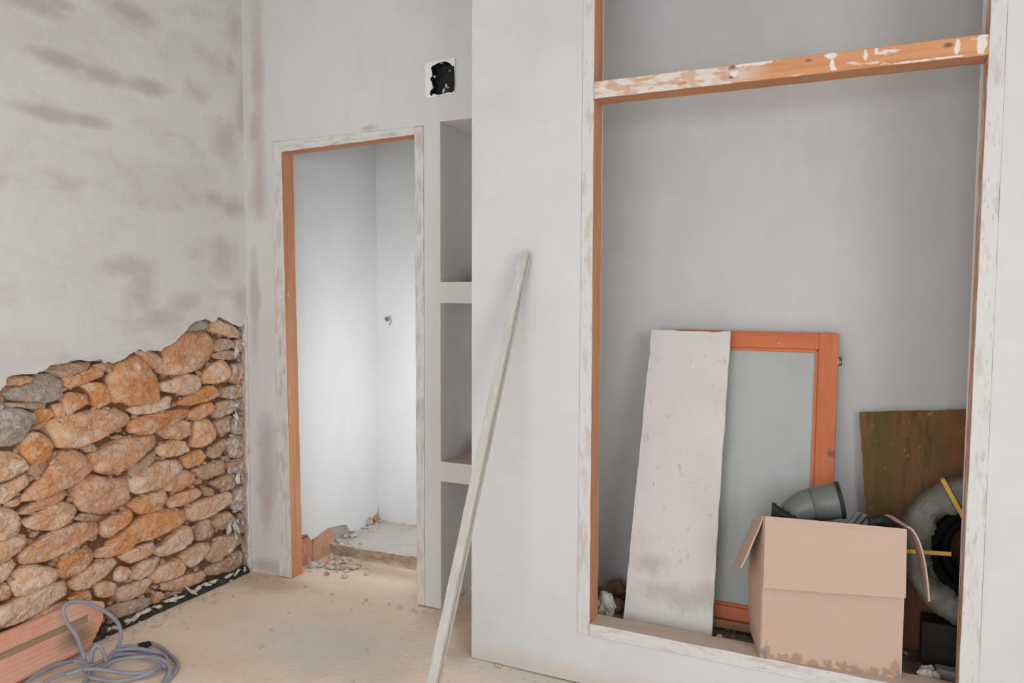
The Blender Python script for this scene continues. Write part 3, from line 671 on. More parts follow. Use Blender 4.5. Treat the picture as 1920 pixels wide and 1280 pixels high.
# ------------------------------------------------------------------ junction box in the door wall
M_BLACKIN = mat('dark_box_lining', (34, 40, 36), .6, [dict(scale=30, lo=.55, hi=.7, col=(60, 66, 60))])
jb = thing('junction_box', (-1.735, YB, 2.33), 'plaster smeared black junction box high above the shelf niches', 'junction box')
bm = bmesh.new(); x0, x1, z0, z1, yb_ = -1.797, -1.669, 2.336, 2.475, YB + .055
quad(bm, (x0, yb_, z0), (x1, yb_, z0), (x1, yb_, z1), (x0, yb_, z1))
for a, b in (((x0, z0), (x0, z1)), ((x0, z1), (x1, z1)), ((x1, z1), (x1, z0)), ((x1, z0), (x0, z0))):
    quad(bm, (a[0], YB + .001, a[1]), (b[0], YB + .001, b[1]), (b[0], yb_, b[1]), (a[0], yb_, a[1]))
build('box_lining', bm, M_BLACKIN, jb)
# smeared plaster rim with a ragged opening
def wbp(cx, cy, y=YB - .004): return on(760 + cx / 9.143, 80 + cy / 9.143, 1, y)
outer = [(335, 355), (440, 325), (600, 295), (730, 270), (858, 245), (855, 420), (853, 640), (855, 865), (700, 890), (600, 905), (440, 945), (345, 952), (342, 700), (338, 500)]
inner = [(435, 420), (480, 390), (560, 345), (680, 320), (760, 345), (800, 400), (840, 390), (848, 640), (845, 860), (730, 850), (650, 880), (560, 905), (500, 870), (440, 930), (415, 850), (470, 780), (460, 690), (420, 620), (470, 560)]
def dens(p, n):
    out = smooth_outline(p, n); return out
O_, I_ = dens(outer, 60), dens(inner, 60)
def nearest_roll(O, I):
    c = sum(O, Vector((0, 0))) / len(O)
    key = lambda q: math.atan2(q.y - c.y, q.x - c.x)
    return sorted(O, key=key), sorted(I, key=key)
O_, I_ = nearest_roll(O_, I_)
bm = bmesh.new(); n = 60
vo = [bm.verts.new(wbp(p.x, p.y, YB - .001)) for p in O_]; vo2 = [bm.verts.new(wbp(p.x, p.y, YB - .005)) for p in O_]
vi = [bm.verts.new(wbp(p.x + 8 * noise.noise(Vector((k * 1.3, 0, 1))), p.y + 8 * noise.noise(Vector((k * 1.3, 4, 1))), YB - .006)) for k, p in enumerate(I_)]
vb = [bm.verts.new(wbp(p.x, p.y, YB + .012)) for p in I_]
for A, B in ((vo, vo2), (vo2, vi), (vi, vb)):
    for k in range(n): bm.faces.new((A[k], A[(k + 1) % n], B[(k + 1) % n], B[k]))
build('plaster_rim', bm, mat('junction_plaster', (240, 237, 234), .9, bump=[(60, .4, .004)]), jb)
for (cx, cy, rx, rz, yy) in ((700, 740, .007, .008, .0), (655, 830, .0035, .012, .0), (500, 580, .004, .005, .0), (470, 770, .004, .006, 0), (480, 900, .006, .006, 0), (840, 840, .003, .004, 0), (625, 355, .006, .003, 0), (765, 480, .002, .003, 0), (735, 770, .006, .003, 0)):
    p = wbp(cx, cy, YB + .01); bm = bmesh.new(); lump(bm, p[:], (rx, .006, rz), cx, sub=2, rough=.5)
    build('plaster_blob', bm, M_CHIP, jb, smooth=True)
# cable outlet on the far wall of the passage
p = on(730, 602, 1, PY); co_ = thing('cable_outlet', p, 'small round cable outlet on the bright far wall of the passage', 'cable outlet')
bm = bmesh.new(); tube(bm, [p + Vector((-.012 + .012 * math.cos(a) * 1, -.004, .003 + .026 * math.sin(a))) + Vector((.014, 0, 0)) for a in [k * .2 - 1.5 for k in range(17)]], .0035, 6)
build('plaster_ring', bm, M_GREYR, co_)
bm = bmesh.new(); tube(bm, [p + Vector((-.012, .004, .012)), p + Vector((-.012, -.012, .012))], .012, 12); build('cable_end', bm, mat('grey_cable_end', (120, 120, 120), .6), co_)

# ------------------------------------------------------------------ leaning screed bar
M_BAR = mat('plaster_streaked_aluminium', (200, 195, 187), .6, [
    dict(scale=(30, 30, 5), lo=.45, hi=.65, col=(186, 180, 171), amt=.8, seed=3), dict(scale=(60, 60, 12), lo=.58, hi=.7, col=(224, 222, 216), amt=.8, seed=5),
    dict(scale=(90, 90, 20), lo=.64, hi=.72, col=(160, 152, 142), amt=.6, seed=8)], bump=[((60, 60, 8), .3, .003)], spec=.4)
T = on(985, 476, 1, YF - .024); B = on(791, 1385, 2, .0)
B = Vector((B.x, B.y, .0)); ax = (T - B).normalized()
sx = Vector((1, 0, 0)); sx = (sx - ax * sx.dot(ax)).normalized(); sy = ax.cross(sx)
if sy.y < 0: sy = -sy
bar = thing('screed_bar', B, 'long pale plaster streaked straightedge bar leaning on the closet partition', 'straightedge')
hw, hd = .0163, .0208
def bar_solid(bm, wa, wb_, da, db, s0, s1, mi=0):
    q = lambda s: [B + ax * s + sx * u + sy * v for u, v in ((wa, da), (wb_, da), (wb_, db), (wa, db))]
    hexa(bm, q(s0), q(s1), mi, bev=.0022)
Lb = (T - B).length
lift = .012
bm = bmesh.new(); bar_solid(bm, -hw, hw, -hd, hd, lift, Lb)
bmesh.ops.subdivide_edges(bm, edges=[e for e in bm.edges if e.calc_length() > .5], cuts=30, use_grid_fill=True); wobble(bm, .0012, 9)
build('profile', bm, M_BAR, bar)
M_JOINT = mat('bar_groove', (150, 143, 134), .8)
bm = bmesh.new(); bar_solid(bm, hw - .0005, hw + .0012, -.0035, -.001, lift, Lb - .002); build('groove', bm, M_JOINT, bar)
bm = bmesh.new(); bar_solid(bm, -hw + .004, hw - .004, -hd + .004, hd - .004, Lb - .001, Lb + .002); build('end_cap', bm, mat('bar_end_cap', (150, 146, 142), .6), bar)

# ------------------------------------------------------------------ closet contents
def leaning(px_py, yb, zb, yt, zt):
    """point on the plane that leans from (yb, zb) at the foot to (yt, zt) at the top"""
    n = Vector((0, zt - zb, -(yt - yb))).normalized(); return on_plane(px_py[0], px_py[1], (0, yb, zb), n), n
# white board
M_WHITEB = mat('scuffed_white_board', (216, 210, 204), .8, [
    dict(scale=(4, 4, 4), lo=.45, hi=.7, col=(206, 199, 192), amt=.8), dict(scale=(26, 26, 14), lo=.62, hi=.72, col=(168, 158, 150), amt=.55, seed=4),
    dict(scale=(60, 60, 20), lo=.66, hi=.72, col=(140, 130, 124), amt=.6, seed=6),
    dict(scale=(14, 14, 14), seed=9, wob=1.8, col=(176, 167, 160), amt=.6, spots=[((-.58 + .6 - .6, 2.79, .32), (.2, .5, .05)), ((-.5, 2.8, .35), (.06, .5, .06)), ((-.72, 2.82, .42), (.08, .5, .05))])],
    bump=[(40, .25, .003)], world=True)
yb_, zb_, yt_, zt_ = 2.772, .2, 2.962, 1.315
C = [leaning(q, yb_, zb_, yt_, zt_)[0] for q in ((1222, 618), (1369, 622), (1334, 1192), (1168, 1164))]; nb = leaning((1300, 800), yb_, zb_, yt_, zt_)[1]
outl = [C[0], C[1], C[2], C[3]]
edge_pts = []
for a, b in zip(outl, outl[1:] + outl[:1]):
    for k in range(24):
        p = a.lerp(b, k / 24); w = noise.noise_vector(p * 16) * .004 + noise.noise_vector(p * 60) * .0015; w.y *= .2
        cornerd = min((p - q).length for q in outl)
        edge_pts.append(p + w)
def slab(bm, pts, nrm, th, bev=.003):
    f = bm.faces.new([bm.verts.new(p) for p in pts]); r = bmesh.ops.extrude_face_region(bm, geom=[f])
    vs = [v for v in r['geom'] if isinstance(v, bmesh.types.BMVert)]; bmesh.ops.translate(bm, verts=vs, vec=nrm * th)
    bmesh.ops.recalc_face_normals(bm, faces=bm.faces[:])
if nb.y < 0: nb = -nb
bm = bmesh.new(); slab(bm, edge_pts, nb, .018)
build('white_board', bm, M_WHITEB, origin=(C[2] + C[3]) / 2, label='scuffed white board leaning upright in the closet beside the glazed sash', cat='board')
# glazed sash
M_SASH = wood('varnished_sash', (204, 116, 70), (182, 92, 54), 2, [SPL(.9, .73, .75, 2)], .5)
M_SASHH = wood('varnished_sash_rail', (204, 116, 70), (182, 92, 54), 0, [SPL(.9, .73, .75, 0)], .5)
syb, szb, syt, szt = 2.862, .206, 3.004, 1.316
un = Vector((0, syt - syb, szt - szb)); SH = un.length; un.normalize(); sn = Vector((0, un.z, -un.y))
sa = thing('window_sash', (-.39, syb, szb), 'old varnished window sash with a dusty pane, propped behind the cardboard box', 'window sash')
SX0, SX1 = -.70, -.092
def sp(u, v, w): return Vector((u, syb, szb)) + un * v + sn * w
def sbar(nm, u0, u1, v0, v1, w0, w1, M, bev=.003):
    bm = bmesh.new(); hexa(bm, [sp(u0, v0, w0), sp(u1, v0, w0), sp(u1, v0, w1), sp(u0, v0, w1)], [sp(u0, v1, w0), sp(u1, v1, w0), sp(u1, v1, w1), sp(u0, v1, w1)], bev=bev)
    return build(nm, bm, M, sa)
sw, rw = .066, .062
sbar('stile', SX0, SX0 + sw, 0, SH, 0, .036, M_SASH); sbar('stile', SX1 - sw, SX1, 0, SH, 0, .036, M_SASH)
sbar('rail', SX0 + sw, SX1 - sw, SH - rw, SH, 0.001, .036, M_SASHH); sbar('rail', SX0 + sw, SX1 - sw, 0, .075, 0.001, .036, M_SASHH)
for (a, b, c, d, M) in ((SX0 + sw, SX1 - sw, SH - rw - .012, SH - rw, M_SASHH), (SX1 - sw - .012, SX1 - sw, .075, SH - rw, M_SASH), (SX0 + sw, SX1 - sw, .075, .087, M_SASHH), (SX0 + sw, SX0 + sw + .012, .075, SH - rw, M_SASH)):
    sbar('glazing_bead', a, b, c, d, .008, .022, M, .002)
M_WEATHER = wood('weather_bar_wood', (150, 112, 84), (122, 88, 64), 0)
sbar('weather_bar', SX0 + .03, SX1 - .03, .0, .03, -.03, -.001, M_WEATHER)
M_PANE = mat('dusty_pane', (222, 223, 219), .25, [dict(scale=(5, 5, 3), lo=.45, hi=.7, col=(206, 208, 206), amt=.6), dict(scale=(70, 70, 70), lo=.74, hi=.77, col=(236, 236, 234))], spec=.5, Transmission_Weight=.5, IOR=1.2)
sbar('pane', SX0 + sw - .004, SX1 - sw + .004, .072, SH - rw + .004, .016, .02, M_PANE, 0)
M_BRASS = mat('brass_hinge', (150, 132, 92), .35, Metallic=.9)
for v in (SH - .105, .16):
    bm = bmesh.new(); tube(bm, [sp(SX1 + .007, v - .014, .006), sp(SX1 + .007, v + .014, .006)], .006, 10); tube(bm, [sp(SX1 + .007, v + .014, .006), sp(SX1 + .007, v + .019, .006)], .004, 8)
    hexa(bm, [sp(SX1 - .001, v - .012, .002), sp(SX1 + .006, v - .012, .002), sp(SX1 + .006, v - .012, .005), sp(SX1 - .001, v - .012, .005)], [sp(SX1 - .001, v + .012, .002), sp(SX1 + .006, v + .012, .002), sp(SX1 + .006, v + .012, .005), sp(SX1 - .001, v + .012, .005)])
    build('hinge', bm, M_BRASS, sa)
# brown board
M_BROWN = mat('weathered_brown_board', (128, 92, 62), .8, [
    dict(scale=(9, 3, 1.4), lo=.42, hi=.62, col=(96, 84, 44), amt=.85, seed=3), dict(scale=(12, 3, 2), lo=.5, hi=.66, col=(142, 88, 58), amt=.85, seed=5),
    dict(scale=(40, 10, 6), lo=.52, hi=.68, col=(88, 62, 42), amt=.7, seed=7), dict(scale=(30, 20, 30), lo=.64, hi=.72, col=(176, 160, 142), amt=.6, seed=9)], bump=[((60, 20, 8), .35, .003)], world=True)
pl = dict(yb=2.972, zb=.2, yt=3.028, zt=1.04)
BB = [leaning(q, **pl)[0] for q in ((1611, 773), (1815, 768))]; nb2 = leaning((1700, 900), **pl)[1]
if nb2.y < 0: nb2 = -nb2
tr = BB[0] + (BB[1] - BB[0]).normalized() * .62
bl = leaning((1634, 1130), **pl)[0]; dn = (bl - BB[0]).normalized(); k = (BB[0].z - .2) / -dn.z
bl = BB[0] + dn * k; br = tr + dn * ((tr.z - .2) / -dn.z)
pts = []
cs = [BB[0], tr, br, bl]
for a, b in zip(cs, cs[1:] + cs[:1]):
    for k in range(26):
        p = a.lerp(b, k / 26); w = noise.noise_vector(p * 50) * .003; w.y *= .2; pts.append(p + w)
bm = bmesh.new(); slab(bm, pts, nb2, .02)
build('brown_board', bm, M_BROWN, origin=(bl + br) / 2, label='weathered brown wooden board standing behind the pipe coil', cat='board')
# cardboard box
M_CARD = mat('cardboard', (199, 171, 154), .85, [
    dict(scale=(3, 3, 3), lo=.45, hi=.7, col=(199, 169, 149), amt=.7), dict(scale=(8, 8, 90), lo=.5, hi=.7, col=(196, 164, 142), amt=.35, seed=2),
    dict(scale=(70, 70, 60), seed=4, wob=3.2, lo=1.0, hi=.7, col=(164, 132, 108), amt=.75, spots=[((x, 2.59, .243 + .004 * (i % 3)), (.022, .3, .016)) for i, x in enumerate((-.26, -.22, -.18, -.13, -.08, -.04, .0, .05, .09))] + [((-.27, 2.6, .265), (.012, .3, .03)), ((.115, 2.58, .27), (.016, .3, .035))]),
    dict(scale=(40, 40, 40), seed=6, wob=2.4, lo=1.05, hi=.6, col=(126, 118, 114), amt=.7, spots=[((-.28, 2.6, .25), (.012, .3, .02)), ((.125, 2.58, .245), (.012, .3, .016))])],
    bump=[(25, .2, .004), ((6, 6, 260), .12, .001)], world=True)
M_CARDIN = mat('cardboard_inside', (176, 140, 112), .9, [dict(scale=(3, 3, 3), lo=.45, hi=.7, col=(160, 126, 100), amt=.7)])
zb = .2365
FL, FR = on(1427, 1233, 2, zb), on(1690, 1272, 2, zb)
FL = Vector((FL.x, FL.y, zb)); FR = Vector((FR.x, FR.y, zb))
dz = on(1433, 968, 1, FL.y).z - zb; BH = .481
bxd = Vector((FR.x - FL.x, FR.y - FL.y, 0)).normalized(); byd = Vector((-bxd.y, bxd.x, 0)); BW = (FR - FL).length; BD = .205
bx = thing('cardboard_box', (FL + FR) / 2 + byd * .14, 'open cardboard box full of plumbing parts standing on the closet sill', 'cardboard box')
def bp_(u, v, w): return FL + bxd * u + byd * v + Vector((0, 0, w))
def sheet(nm, fn, nu, nv, th, mats, mi_in=None):
    """bent cardboard sheet: fn(s, t) -> point; thickness th inward"""
    bm = bmesh.new(); g = [[bm.verts.new(fn(i_ / nu, k_ / nv)) for k_ in range(nv + 1)] for i_ in range(nu + 1)]
    fs = [bm.faces.new((g[i_][k_], g[i_ + 1][k_], g[i_ + 1][k_ + 1], g[i_][k_ + 1])) for i_ in range(nu) for k_ in range(nv)]
    bm.normal_update()
    r = bmesh.ops.solidify(bm, geom=fs, thickness=th)
    return build(nm, bm, mats, bx)
bow = lambda t: math.sin(math.pi * max(0, min(1, t)))
flare = .03; SL = .07
sheet('front_panel', lambda s, t: bp_(s * BW, -.004 * bow(s) * bow(t), t * BH), 14, 14, .004, M_CARD)
sheet('side_panel', lambda s, t: bp_(-flare * s - (.016 * s ** .6) * bow(.12 + t * .88) , .004 + s * BD, t * (BH - .002 - SL * s)), 10, 12, .004, M_CARD)
sheet('side_panel', lambda s, t: bp_(BW - .002 - .024 * s + .006 * bow(s) * bow(t), .004 + s * BD, t * (BH - .002 - SL * s)), 10, 12, .004, M_CARD)
sheet('back_panel', lambda s, t: bp_(-flare - .016 * bow(.12 + t * .88) * (1 - s) + s * (BW + flare - .024), BD + .004, t * (BH - .002 - SL)), 8, 8, .004, M_CARDIN)
sheet('base_panel', lambda s, t: bp_(-flare * t + s * (BW + (flare - .024) * t), .004 + t * BD, .003), 6, 6, .003, M_CARDIN)
# flap folded down over the front: its torn lower edge makes the line across the box
FB = .222
def flap_front(s, t):
    low = FB - .012 + .022 * (1 - s) + .003 * noise.noise(Vector((s * 30, 1, 1)))
    z = BH + .003 - (t * low); out = .006 + .021 * t + .003 * bow(s)
    return bp_(.002 + s * (BW - .003), -out if t > .02 else -.002, z if t > .02 else BH + .004)
sheet('flap', flap_front, 24, 12, .004, M_CARD)
sheet('flap', lambda s, t: bp_(-.006 - (flare + .004) * s - .056 * t - .012 * t * t, .006 + s * (BD - .02), BH + .003 - SL * s - .185 * t + .004 * noise.noise(Vector((s * 9, t * 3, 2)))), 8, 8, .005, M_CARD)
def flap_r(s, t):
    return bp_(BW + .002 - .05 * s * (1 - t) ** 2 + .022 * math.sin(t * 2.2) + .05 * t ** 1.3, +.010 + s * (BD - .10), BH + .004 - (SL - .075) * s * (1 - t) - .228 * t ** 1.6 + .016 * math.sin(t * 3.14))
sheet('flap', flap_r, 8, 14, .005, M_CARD)
sheet('flap', lambda s, t: bp_(-flare + .01 + s * (BW + flare - .045), BD + .009 + .006 * t, BH - SL - .002 - .12 * t), 8, 6, .004, M_CARD)
# grey drain elbow lying in the box
M_PVC = mat('grey_pvc', (108, 110, 106), .38, [dict(scale=9, lo=.5, hi=.7, col=(98, 100, 98), amt=.5)], spec=.5)
M_SEAL = mat('black_rubber_seal', (40, 42, 40), .6)
ec = on(1550, 941, 1, 2.735); e_ax = (Vector((.93, .15, .22))).normalized(); e_dn = Vector((-.22, .12, -1)); e_dn = (e_dn - e_ax * e_dn.dot(e_ax)).normalized()
el = thing('pipe_elbow', ec - Vector((0, 0, .06)), 'grey plastic drain pipe elbow sticking out of the cardboard box', 'pipe elbow')
def lathe_path(bm, pts, rad, n=28): tube(bm, pts, rad, n)
RB = .088
arc = [ec - e_ax * .042 + (-e_ax * math.sin(a) * RB) + e_dn * (RB - math.cos(a) * RB) for a in [k * math.pi / 2 / 14 for k in range(15)]]
bm = bmesh.new(); tube(bm, arc, .0535, 28); tube(bm, [arc[-1], arc[-1] + e_dn * .1], .0535, 28); build('bend', bm, M_PVC, el)
bm = bmesh.new(); tube(bm, [ec - e_ax * .045, ec - e_ax * .042, ec + e_ax * .036, ec + e_ax * .04], [.0535, .0590, .0590, .058], 32, cap=False)
tube(bm, [ec + e_ax * .04, ec + e_ax * .0401, ec - e_ax * .03], [.058, .052, .050], 32, cap=False); build('socket', bm, M_PVC, el)
bm = bmesh.new(); tube(bm, [ec + e_ax * .036, ec + e_ax * .037, ec + e_ax * .049, ec + e_ax * .05], [.059, .0625, .0625, .054], 32, cap=False); build('seal_ring', bm, M_SEAL, el)
# black corrugated piece and grey ribbed trunking in the box
M_BLACKP = mat('black_plastic', (34, 34, 32), .6, [dict(scale=60, lo=.64, hi=.7, col=(120, 116, 110), amt=.7)], bump=[(70, .6, .006)])
c0 = on(1462, 975, 1, 2.625); a0 = on(1447, 945, 1, 2.632); a1 = on(1507, 984, 1, 2.632)
bp0 = thing('black_pipe_clip', c0 - Vector((0, 0, .08)), 'black rough plastic block poking over the rim beside the elbow', 'plastic block')
u_ = (a1 - a0).normalized(); v_ = Vector((u_.z, 0, -u_.x)).normalized()
if v_.z > 0: v_ = -v_
q = lambda d: [a0 + Vector((0, d, 0)), a1 + Vector((0, d, 0)), a1 + Vector((-.006, d, -.06)), a0 + Vector((-.004, d, -.07))]
bm = bmesh.new(); hexa(bm, q(0), q(.035), bev=.006); bmesh.ops.subdivide_edges(bm, edges=[e for e in bm.edges if e.calc_length() > .04], cuts=6, use_grid_fill=True); wobble(bm, .004, 70); build('block', bm, M_BLACKP, bp0)
bm = bmesh.new()
for k in range(5):
    p = a0.lerp(a1, .1 + k * .2); tube(bm, [p + Vector((0, -.001, 0)) + v_ * .001, p + Vector((0, .036, 0)) + v_ * .001], .0035, 6)
build('rib', bm, M_BLACKP, bp0)
M_TRUNK = mat('grey_trunking', (128, 126, 116), .55, [dict(scale=20, lo=.5, hi=.7, col=(104, 102, 94), amt=.6)])
t0, t1, t2 = on(1606, 957, 1, 2.76), on(1650, 973, 1, 2.76), on(1586, 982, 1, 2.70)
rd = thing('ribbed_trunking', t2 - Vector((0, 0, .1)), 'grey slotted plastic trunking in the box next to the bent flap', 'cable trunking')
u_ = (t1 - t0); d_ = (t2 - t0).normalized() * .13
bm = bmesh.new(); n_ = u_.cross(d_).normalized(); n_ = n_ if n_.z < 0 else -n_
hexa(bm, [t0 + n_ * .004, t1 + n_ * .004, t1 + d_ + n_ * .004, t0 + d_ + n_ * .004], [t0 + n_ * .03, t1 + n_ * .03, t1 + d_ + n_ * .03, t0 + d_ + n_ * .03]); build('channel', bm, M_BLACKP, rd)
for k in range(4):
    a, b = t0 + u_ * (k / 4 + .02), t0 + u_ * ((k + 1) / 4 - .025); bm = bmesh.new()
    hexa(bm, [a, b, b + d_, a + d_], [a + n_ * .008, b + n_ * .008, b + d_ + n_ * .008, a + d_ + n_ * .008], bev=.0015); build('slat', bm, M_TRUNK, rd)
h0 = on(1655, 984, 1, 2.68)
hz = thing('black_hose_piece', h0 - Vector((0, 0, .05)), 'short curved black hose end at the corner of the box by the bent flap', 'hose')
bm = bmesh.new(); tube(bm, spline([h0 + Vector((-.035, 0, .004)), h0 + Vector((-.005, .01, .012)), h0 + Vector((.02, .03, -.01)), h0 + Vector((.012, .04, -.08))]), .017, 14); build('hose_wall', bm, M_BLACKP, hz)
bm = bmesh.new(); tube(bm, [h0 + Vector((-.040, 0, .003)), h0 + Vector((-.022, .003, .008))], .0195, 14); build('collar', bm, M_SEAL, hz)

# wrapped coil of black pipe with yellow straps
M_WRAP = mat('dusty_plastic_wrap', (122, 117, 107), .5, [
    dict(scale=(5, 5, 5), lo=.42, hi=.66, col=(84, 85, 79), amt=.8, seed=2), dict(scale=(34, 34, 12), lo=.56, hi=.7, col=(170, 166, 156), amt=.5, seed=4),
    dict(scale=(12, 30, 30), lo=.6, hi=.72, col=(52, 54, 50), amt=.7, seed=7)], bump=[(14, .7, .02), (50, .4, .006)], spec=.5)
M_BPIPE = mat('black_pipe', (16, 18, 16), .85, spec=.1)
M_STRAP = mat('yellow_strap', (226, 176, 72), .55, [dict(scale=30, lo=.5, hi=.7, col=(206, 152, 56), amt=.6)])
CC = on(1846, 1042, 1, 2.80); RO, RI, CW = .248, .146, .15
ca = Vector((.05, .985, -.16)).normalized()          # axis, from the face towards the closet's back
cu = Vector((1, 0, 0)); cu = (cu - ca * cu.dot(ca)).normalized(); cv = ca.cross(cu)
if cv.z < 0: cv = -cv
coil = thing('pipe_coil', (CC.x, CC.y + .08, .2), 'wrapped coil of black pipe tied with yellow straps, half hidden by the closet frame', 'pipe coil')
def ring_pt(a, r, w): return CC + (cu * math.cos(a) + cv * math.sin(a)) * r + ca * w
bm = bmesh.new(); NA, prof = 96, []
for k in range(20):
    t = 2 * math.pi * k / 20; cx = math.copysign(abs(math.cos(t)) ** .6, math.cos(t)); cy = math.copysign(abs(math.sin(t)) ** .6, math.sin(t))
    prof.append(((RO + RI) / 2 + (RO - RI) / 2 * cx, CW / 2 + CW / 2 * cy))
prof = [q for q in prof]
rings = []
for k in range(NA):
    a = 2 * math.pi * k / NA; ring = []
    for (r, w) in prof:
        p = ring_pt(a, r, w); nz = noise.noise(p * 18) * .009 + noise.noise(Vector((a * 9, r * 30, w * 30))) * .006
        ring.append(bm.verts.new(ring_pt(a, r + nz * (1 if r > .17 else 2.6), w + nz)))
    rings.append(ring)
for k in range(NA):
    A, B2 = rings[k], rings[(k + 1) % NA]
    for q_ in range(20): bm.faces.new((A[q_], A[(q_ + 1) % 20], B2[(q_ + 1) % 20], B2[q_]))
build('plastic_wrap', bm, M_WRAP, coil, smooth=True)
bm = bmesh.new(); NT = 60
turns = [ring_pt(2 * math.pi * k / NT, RI - .006 + .004 * math.sin(k * .21), .02 + (CW - .04) * k / (NT * 6)) for k in range(NT * 6)]
tube(bm, turns, .0155, 8); build('pipe', bm, M_BPIPE, coil)
bm = bmesh.new(); turns = [ring_pt(2 * math.pi * k / NT + .5, RI - .034 + .004 * math.sin(k * .17), .035 + (CW - .05) * k / (NT * 4)) for k in range(NT * 4)]
tube(bm, turns, .0145, 8); build('pipe', bm, M_BPIPE, coil)
def strap(a):
    bm = bmesh.new(); ta = -cu * math.sin(a) + cv * math.cos(a); g = []
    loop = [(RO + .012, -.012), (RO + .014, CW / 2), (RO + .010, CW + .012), ((RO + RI) / 2, CW + .014), (RI - .052, CW + .01), (RI - .056, CW / 2), (RI - .052, -.010), ((RO + RI) / 2, -.0165)]
    lp = []
    for (r0, w0), (r1, w1) in zip(loop, loop[1:] + loop[:1]):
        for t in range(4): lp.append((r0 + (r1 - r0) * t / 4, w0 + (w1 - w0) * t / 4))
    c_r, c_w = (RO + RI) / 2 - .02, CW / 2
    for sgn, off in ((-1, 0), (1, 0), (1, 1), (-1, 1)):
        g.append([bm.verts.new(ring_pt(a, r + (.0012 if off else 0) * (1 if r > c_r else -1), w + (.0012 if off else 0) * (1 if w > c_w else -1)) + ta * .0065 * sgn) for r, w in lp])
    n = len(lp)
    for A, B2 in zip(g, g[1:] + g[:1]):
        for k in range(n): bm.faces.new((A[k], A[(k + 1) % n], B2[(k + 1) % n], B2[k]))
    build('strap', bm, M_STRAP, coil)
for a in (math.radians(118), math.radians(184), math.radians(30), math.radians(285)): strap(a)

zc = min((cu * math.cos(a) + cv * math.sin(a)).z for a in [k * .1 for k in range(63)]) * RO + CC.z
M_SHADE_TIMBER = mat('shade_dark_timber', (58, 48, 38), .85, [dict(scale=(3, 20, 30), lo=.45, hi=.65, col=(44, 36, 28), amt=.8)], bump=[((6, 40, 60), .3, .003)])  # added timber under the coil, its dark colour stands for the shade there
bm = bmesh.new(); box(bm, .20, .78, 2.87, 2.96, CF - .012, zc - .03, bev=.004); wobble(bm, .002, 20)
build('added_shade_timber', bm, M_SHADE_TIMBER, origin=(.48, 2.865, CF), label='added timber block coloured dark for the shade under the pipe coil', cat='timber')
# rubble and offcuts on the closet floor
M_RUBW = mat('white_rubble', (206, 198, 188), .95, [dict(scale=20, lo=.45, hi=.7, col=(170, 156, 142), amt=.8)], bump=[(50, .7, .008)])
M_RUBB = mat('brown_rubble', (132, 104, 80), .95, [dict(scale=20, lo=.45, hi=.7, col=(98, 74, 56), amt=.8)], bump=[(50, .7, .008)])
M_RUBG = mat('grey_block', (150, 152, 146), .9, [dict(scale=20, lo=.45, hi=.7, col=(128, 128, 122), amt=.6)], bump=[(50, .5, .006)])
def chunk(nm, px, py, yy, r, M, label, cat, seed, drop=True):
    p = on(px, py, 1, yy); z = CF - .014 + r[2] * .8
    bm = bmesh.new(); lump(bm, (p.x, p.y, z if drop else p.z), r, seed, sub=3, rough=.4)
    return build(nm, bm, M, origin=(p.x, p.y, CF), smooth=False, label=label, cat=cat)
chunk('plaster_lump', 1138, 1138, 2.82, (.04, .035, .05), M_RUBW, 'large pale plaster lump on the closet floor at the foot of the upright jamb', 'rubble', 3)
chunk('brick_fragment', 1156, 1108, 2.98, (.05, .04, .045), M_RUBB, 'dark brown rubble fragment behind the pale lump, against the closet wall', 'rubble', 5)
chunk('mortar_lump', 1158, 1142, 2.86, (.032, .03, .028), M_RUBB, 'small brown mortar lump next to the foot of the white board', 'rubble', 8)
chunk('plaster_lump', 1742, 1262, 2.74, (.035, .035, .035), M_RUBW, 'pale broken plaster lump between the cardboard box and the closet frame', 'rubble', 12)
p = on(1775, 1240, 1, 2.76); bm = bmesh.new(); box(bm, p.x - .03, p.x + .06, p.y, p.y + .05, CF - .01, CF + .036, bev=.004); wobble(bm, .003, 40)
build('grey_block', bm, M_RUBG, origin=(p.x, p.y + .03, CF), label='small grey block on the closet floor beneath the pipe coil', cat='block')
bm = bmesh.new(); rng = random.Random(21)
for t in range(170):
    x = rng.uniform(-1.03, .5); y = rng.uniform(2.71, 3.04)
    if -.4 < x < .16 and y < 2.9 and rng.random() < .8: continue
    r = rng.uniform(.004, .014)
    lump(bm, (x, y, CF - .012 + r * .5), (r * 1.3, r, r * .8), t + 3, sub=1, mi=rng.choice((0, 1, 1)))
build('loose_rubble', bm, [M_RUBW, M_RUBB], closet_floor, kind='stuff')

# ------------------------------------------------------------------ clay brick leaning at the stones
M_CLAY = mat('red_clay', (228, 162, 134), .85, [
    dict(scale=(3, 3.5, 6), lo=.42, hi=.66, col=(230, 184, 164), amt=.8, seed=2), dict(scale=(5, 4, 9), lo=.55, hi=.7, col=(216, 128, 88), amt=.85, seed=6),
    dict(scale=(6, 6, 6), seed=3, wob=1.3, col=(120, 104, 84), amt=.75, spots=[((-2.83, 1.93, .08), (.05, .09, .05))]),
    dict(scale=(60, 6, 60), lo=.55, hi=.7, col=(204, 128, 96), amt=.5, seed=9)], bump=[((90, 5, 90), .3, .003)], world=True)
M_CLAYG = mat('stained_groove', (164, 136, 108), .92, [dict(scale=(20, 5, 20), lo=.45, hi=.68, col=(186, 132, 104), amt=.6)], bump=[(50, .4, .004)])
Pf = on(168, 1224, 2, 0.0); Pf2 = on(52, 1281, 2, 0.0); Pb = on(162, 1131, 0, -2.872)
bdir = (Pf2 - Pf).normalized(); end_top = Pb; fv = (end_top - Pf); fv -= bdir * fv.dot(bdir); FHt = fv.length; fv.normalize(); fn = bdir.cross(fv).normalized()
if fn.x < 0: fn = -fn
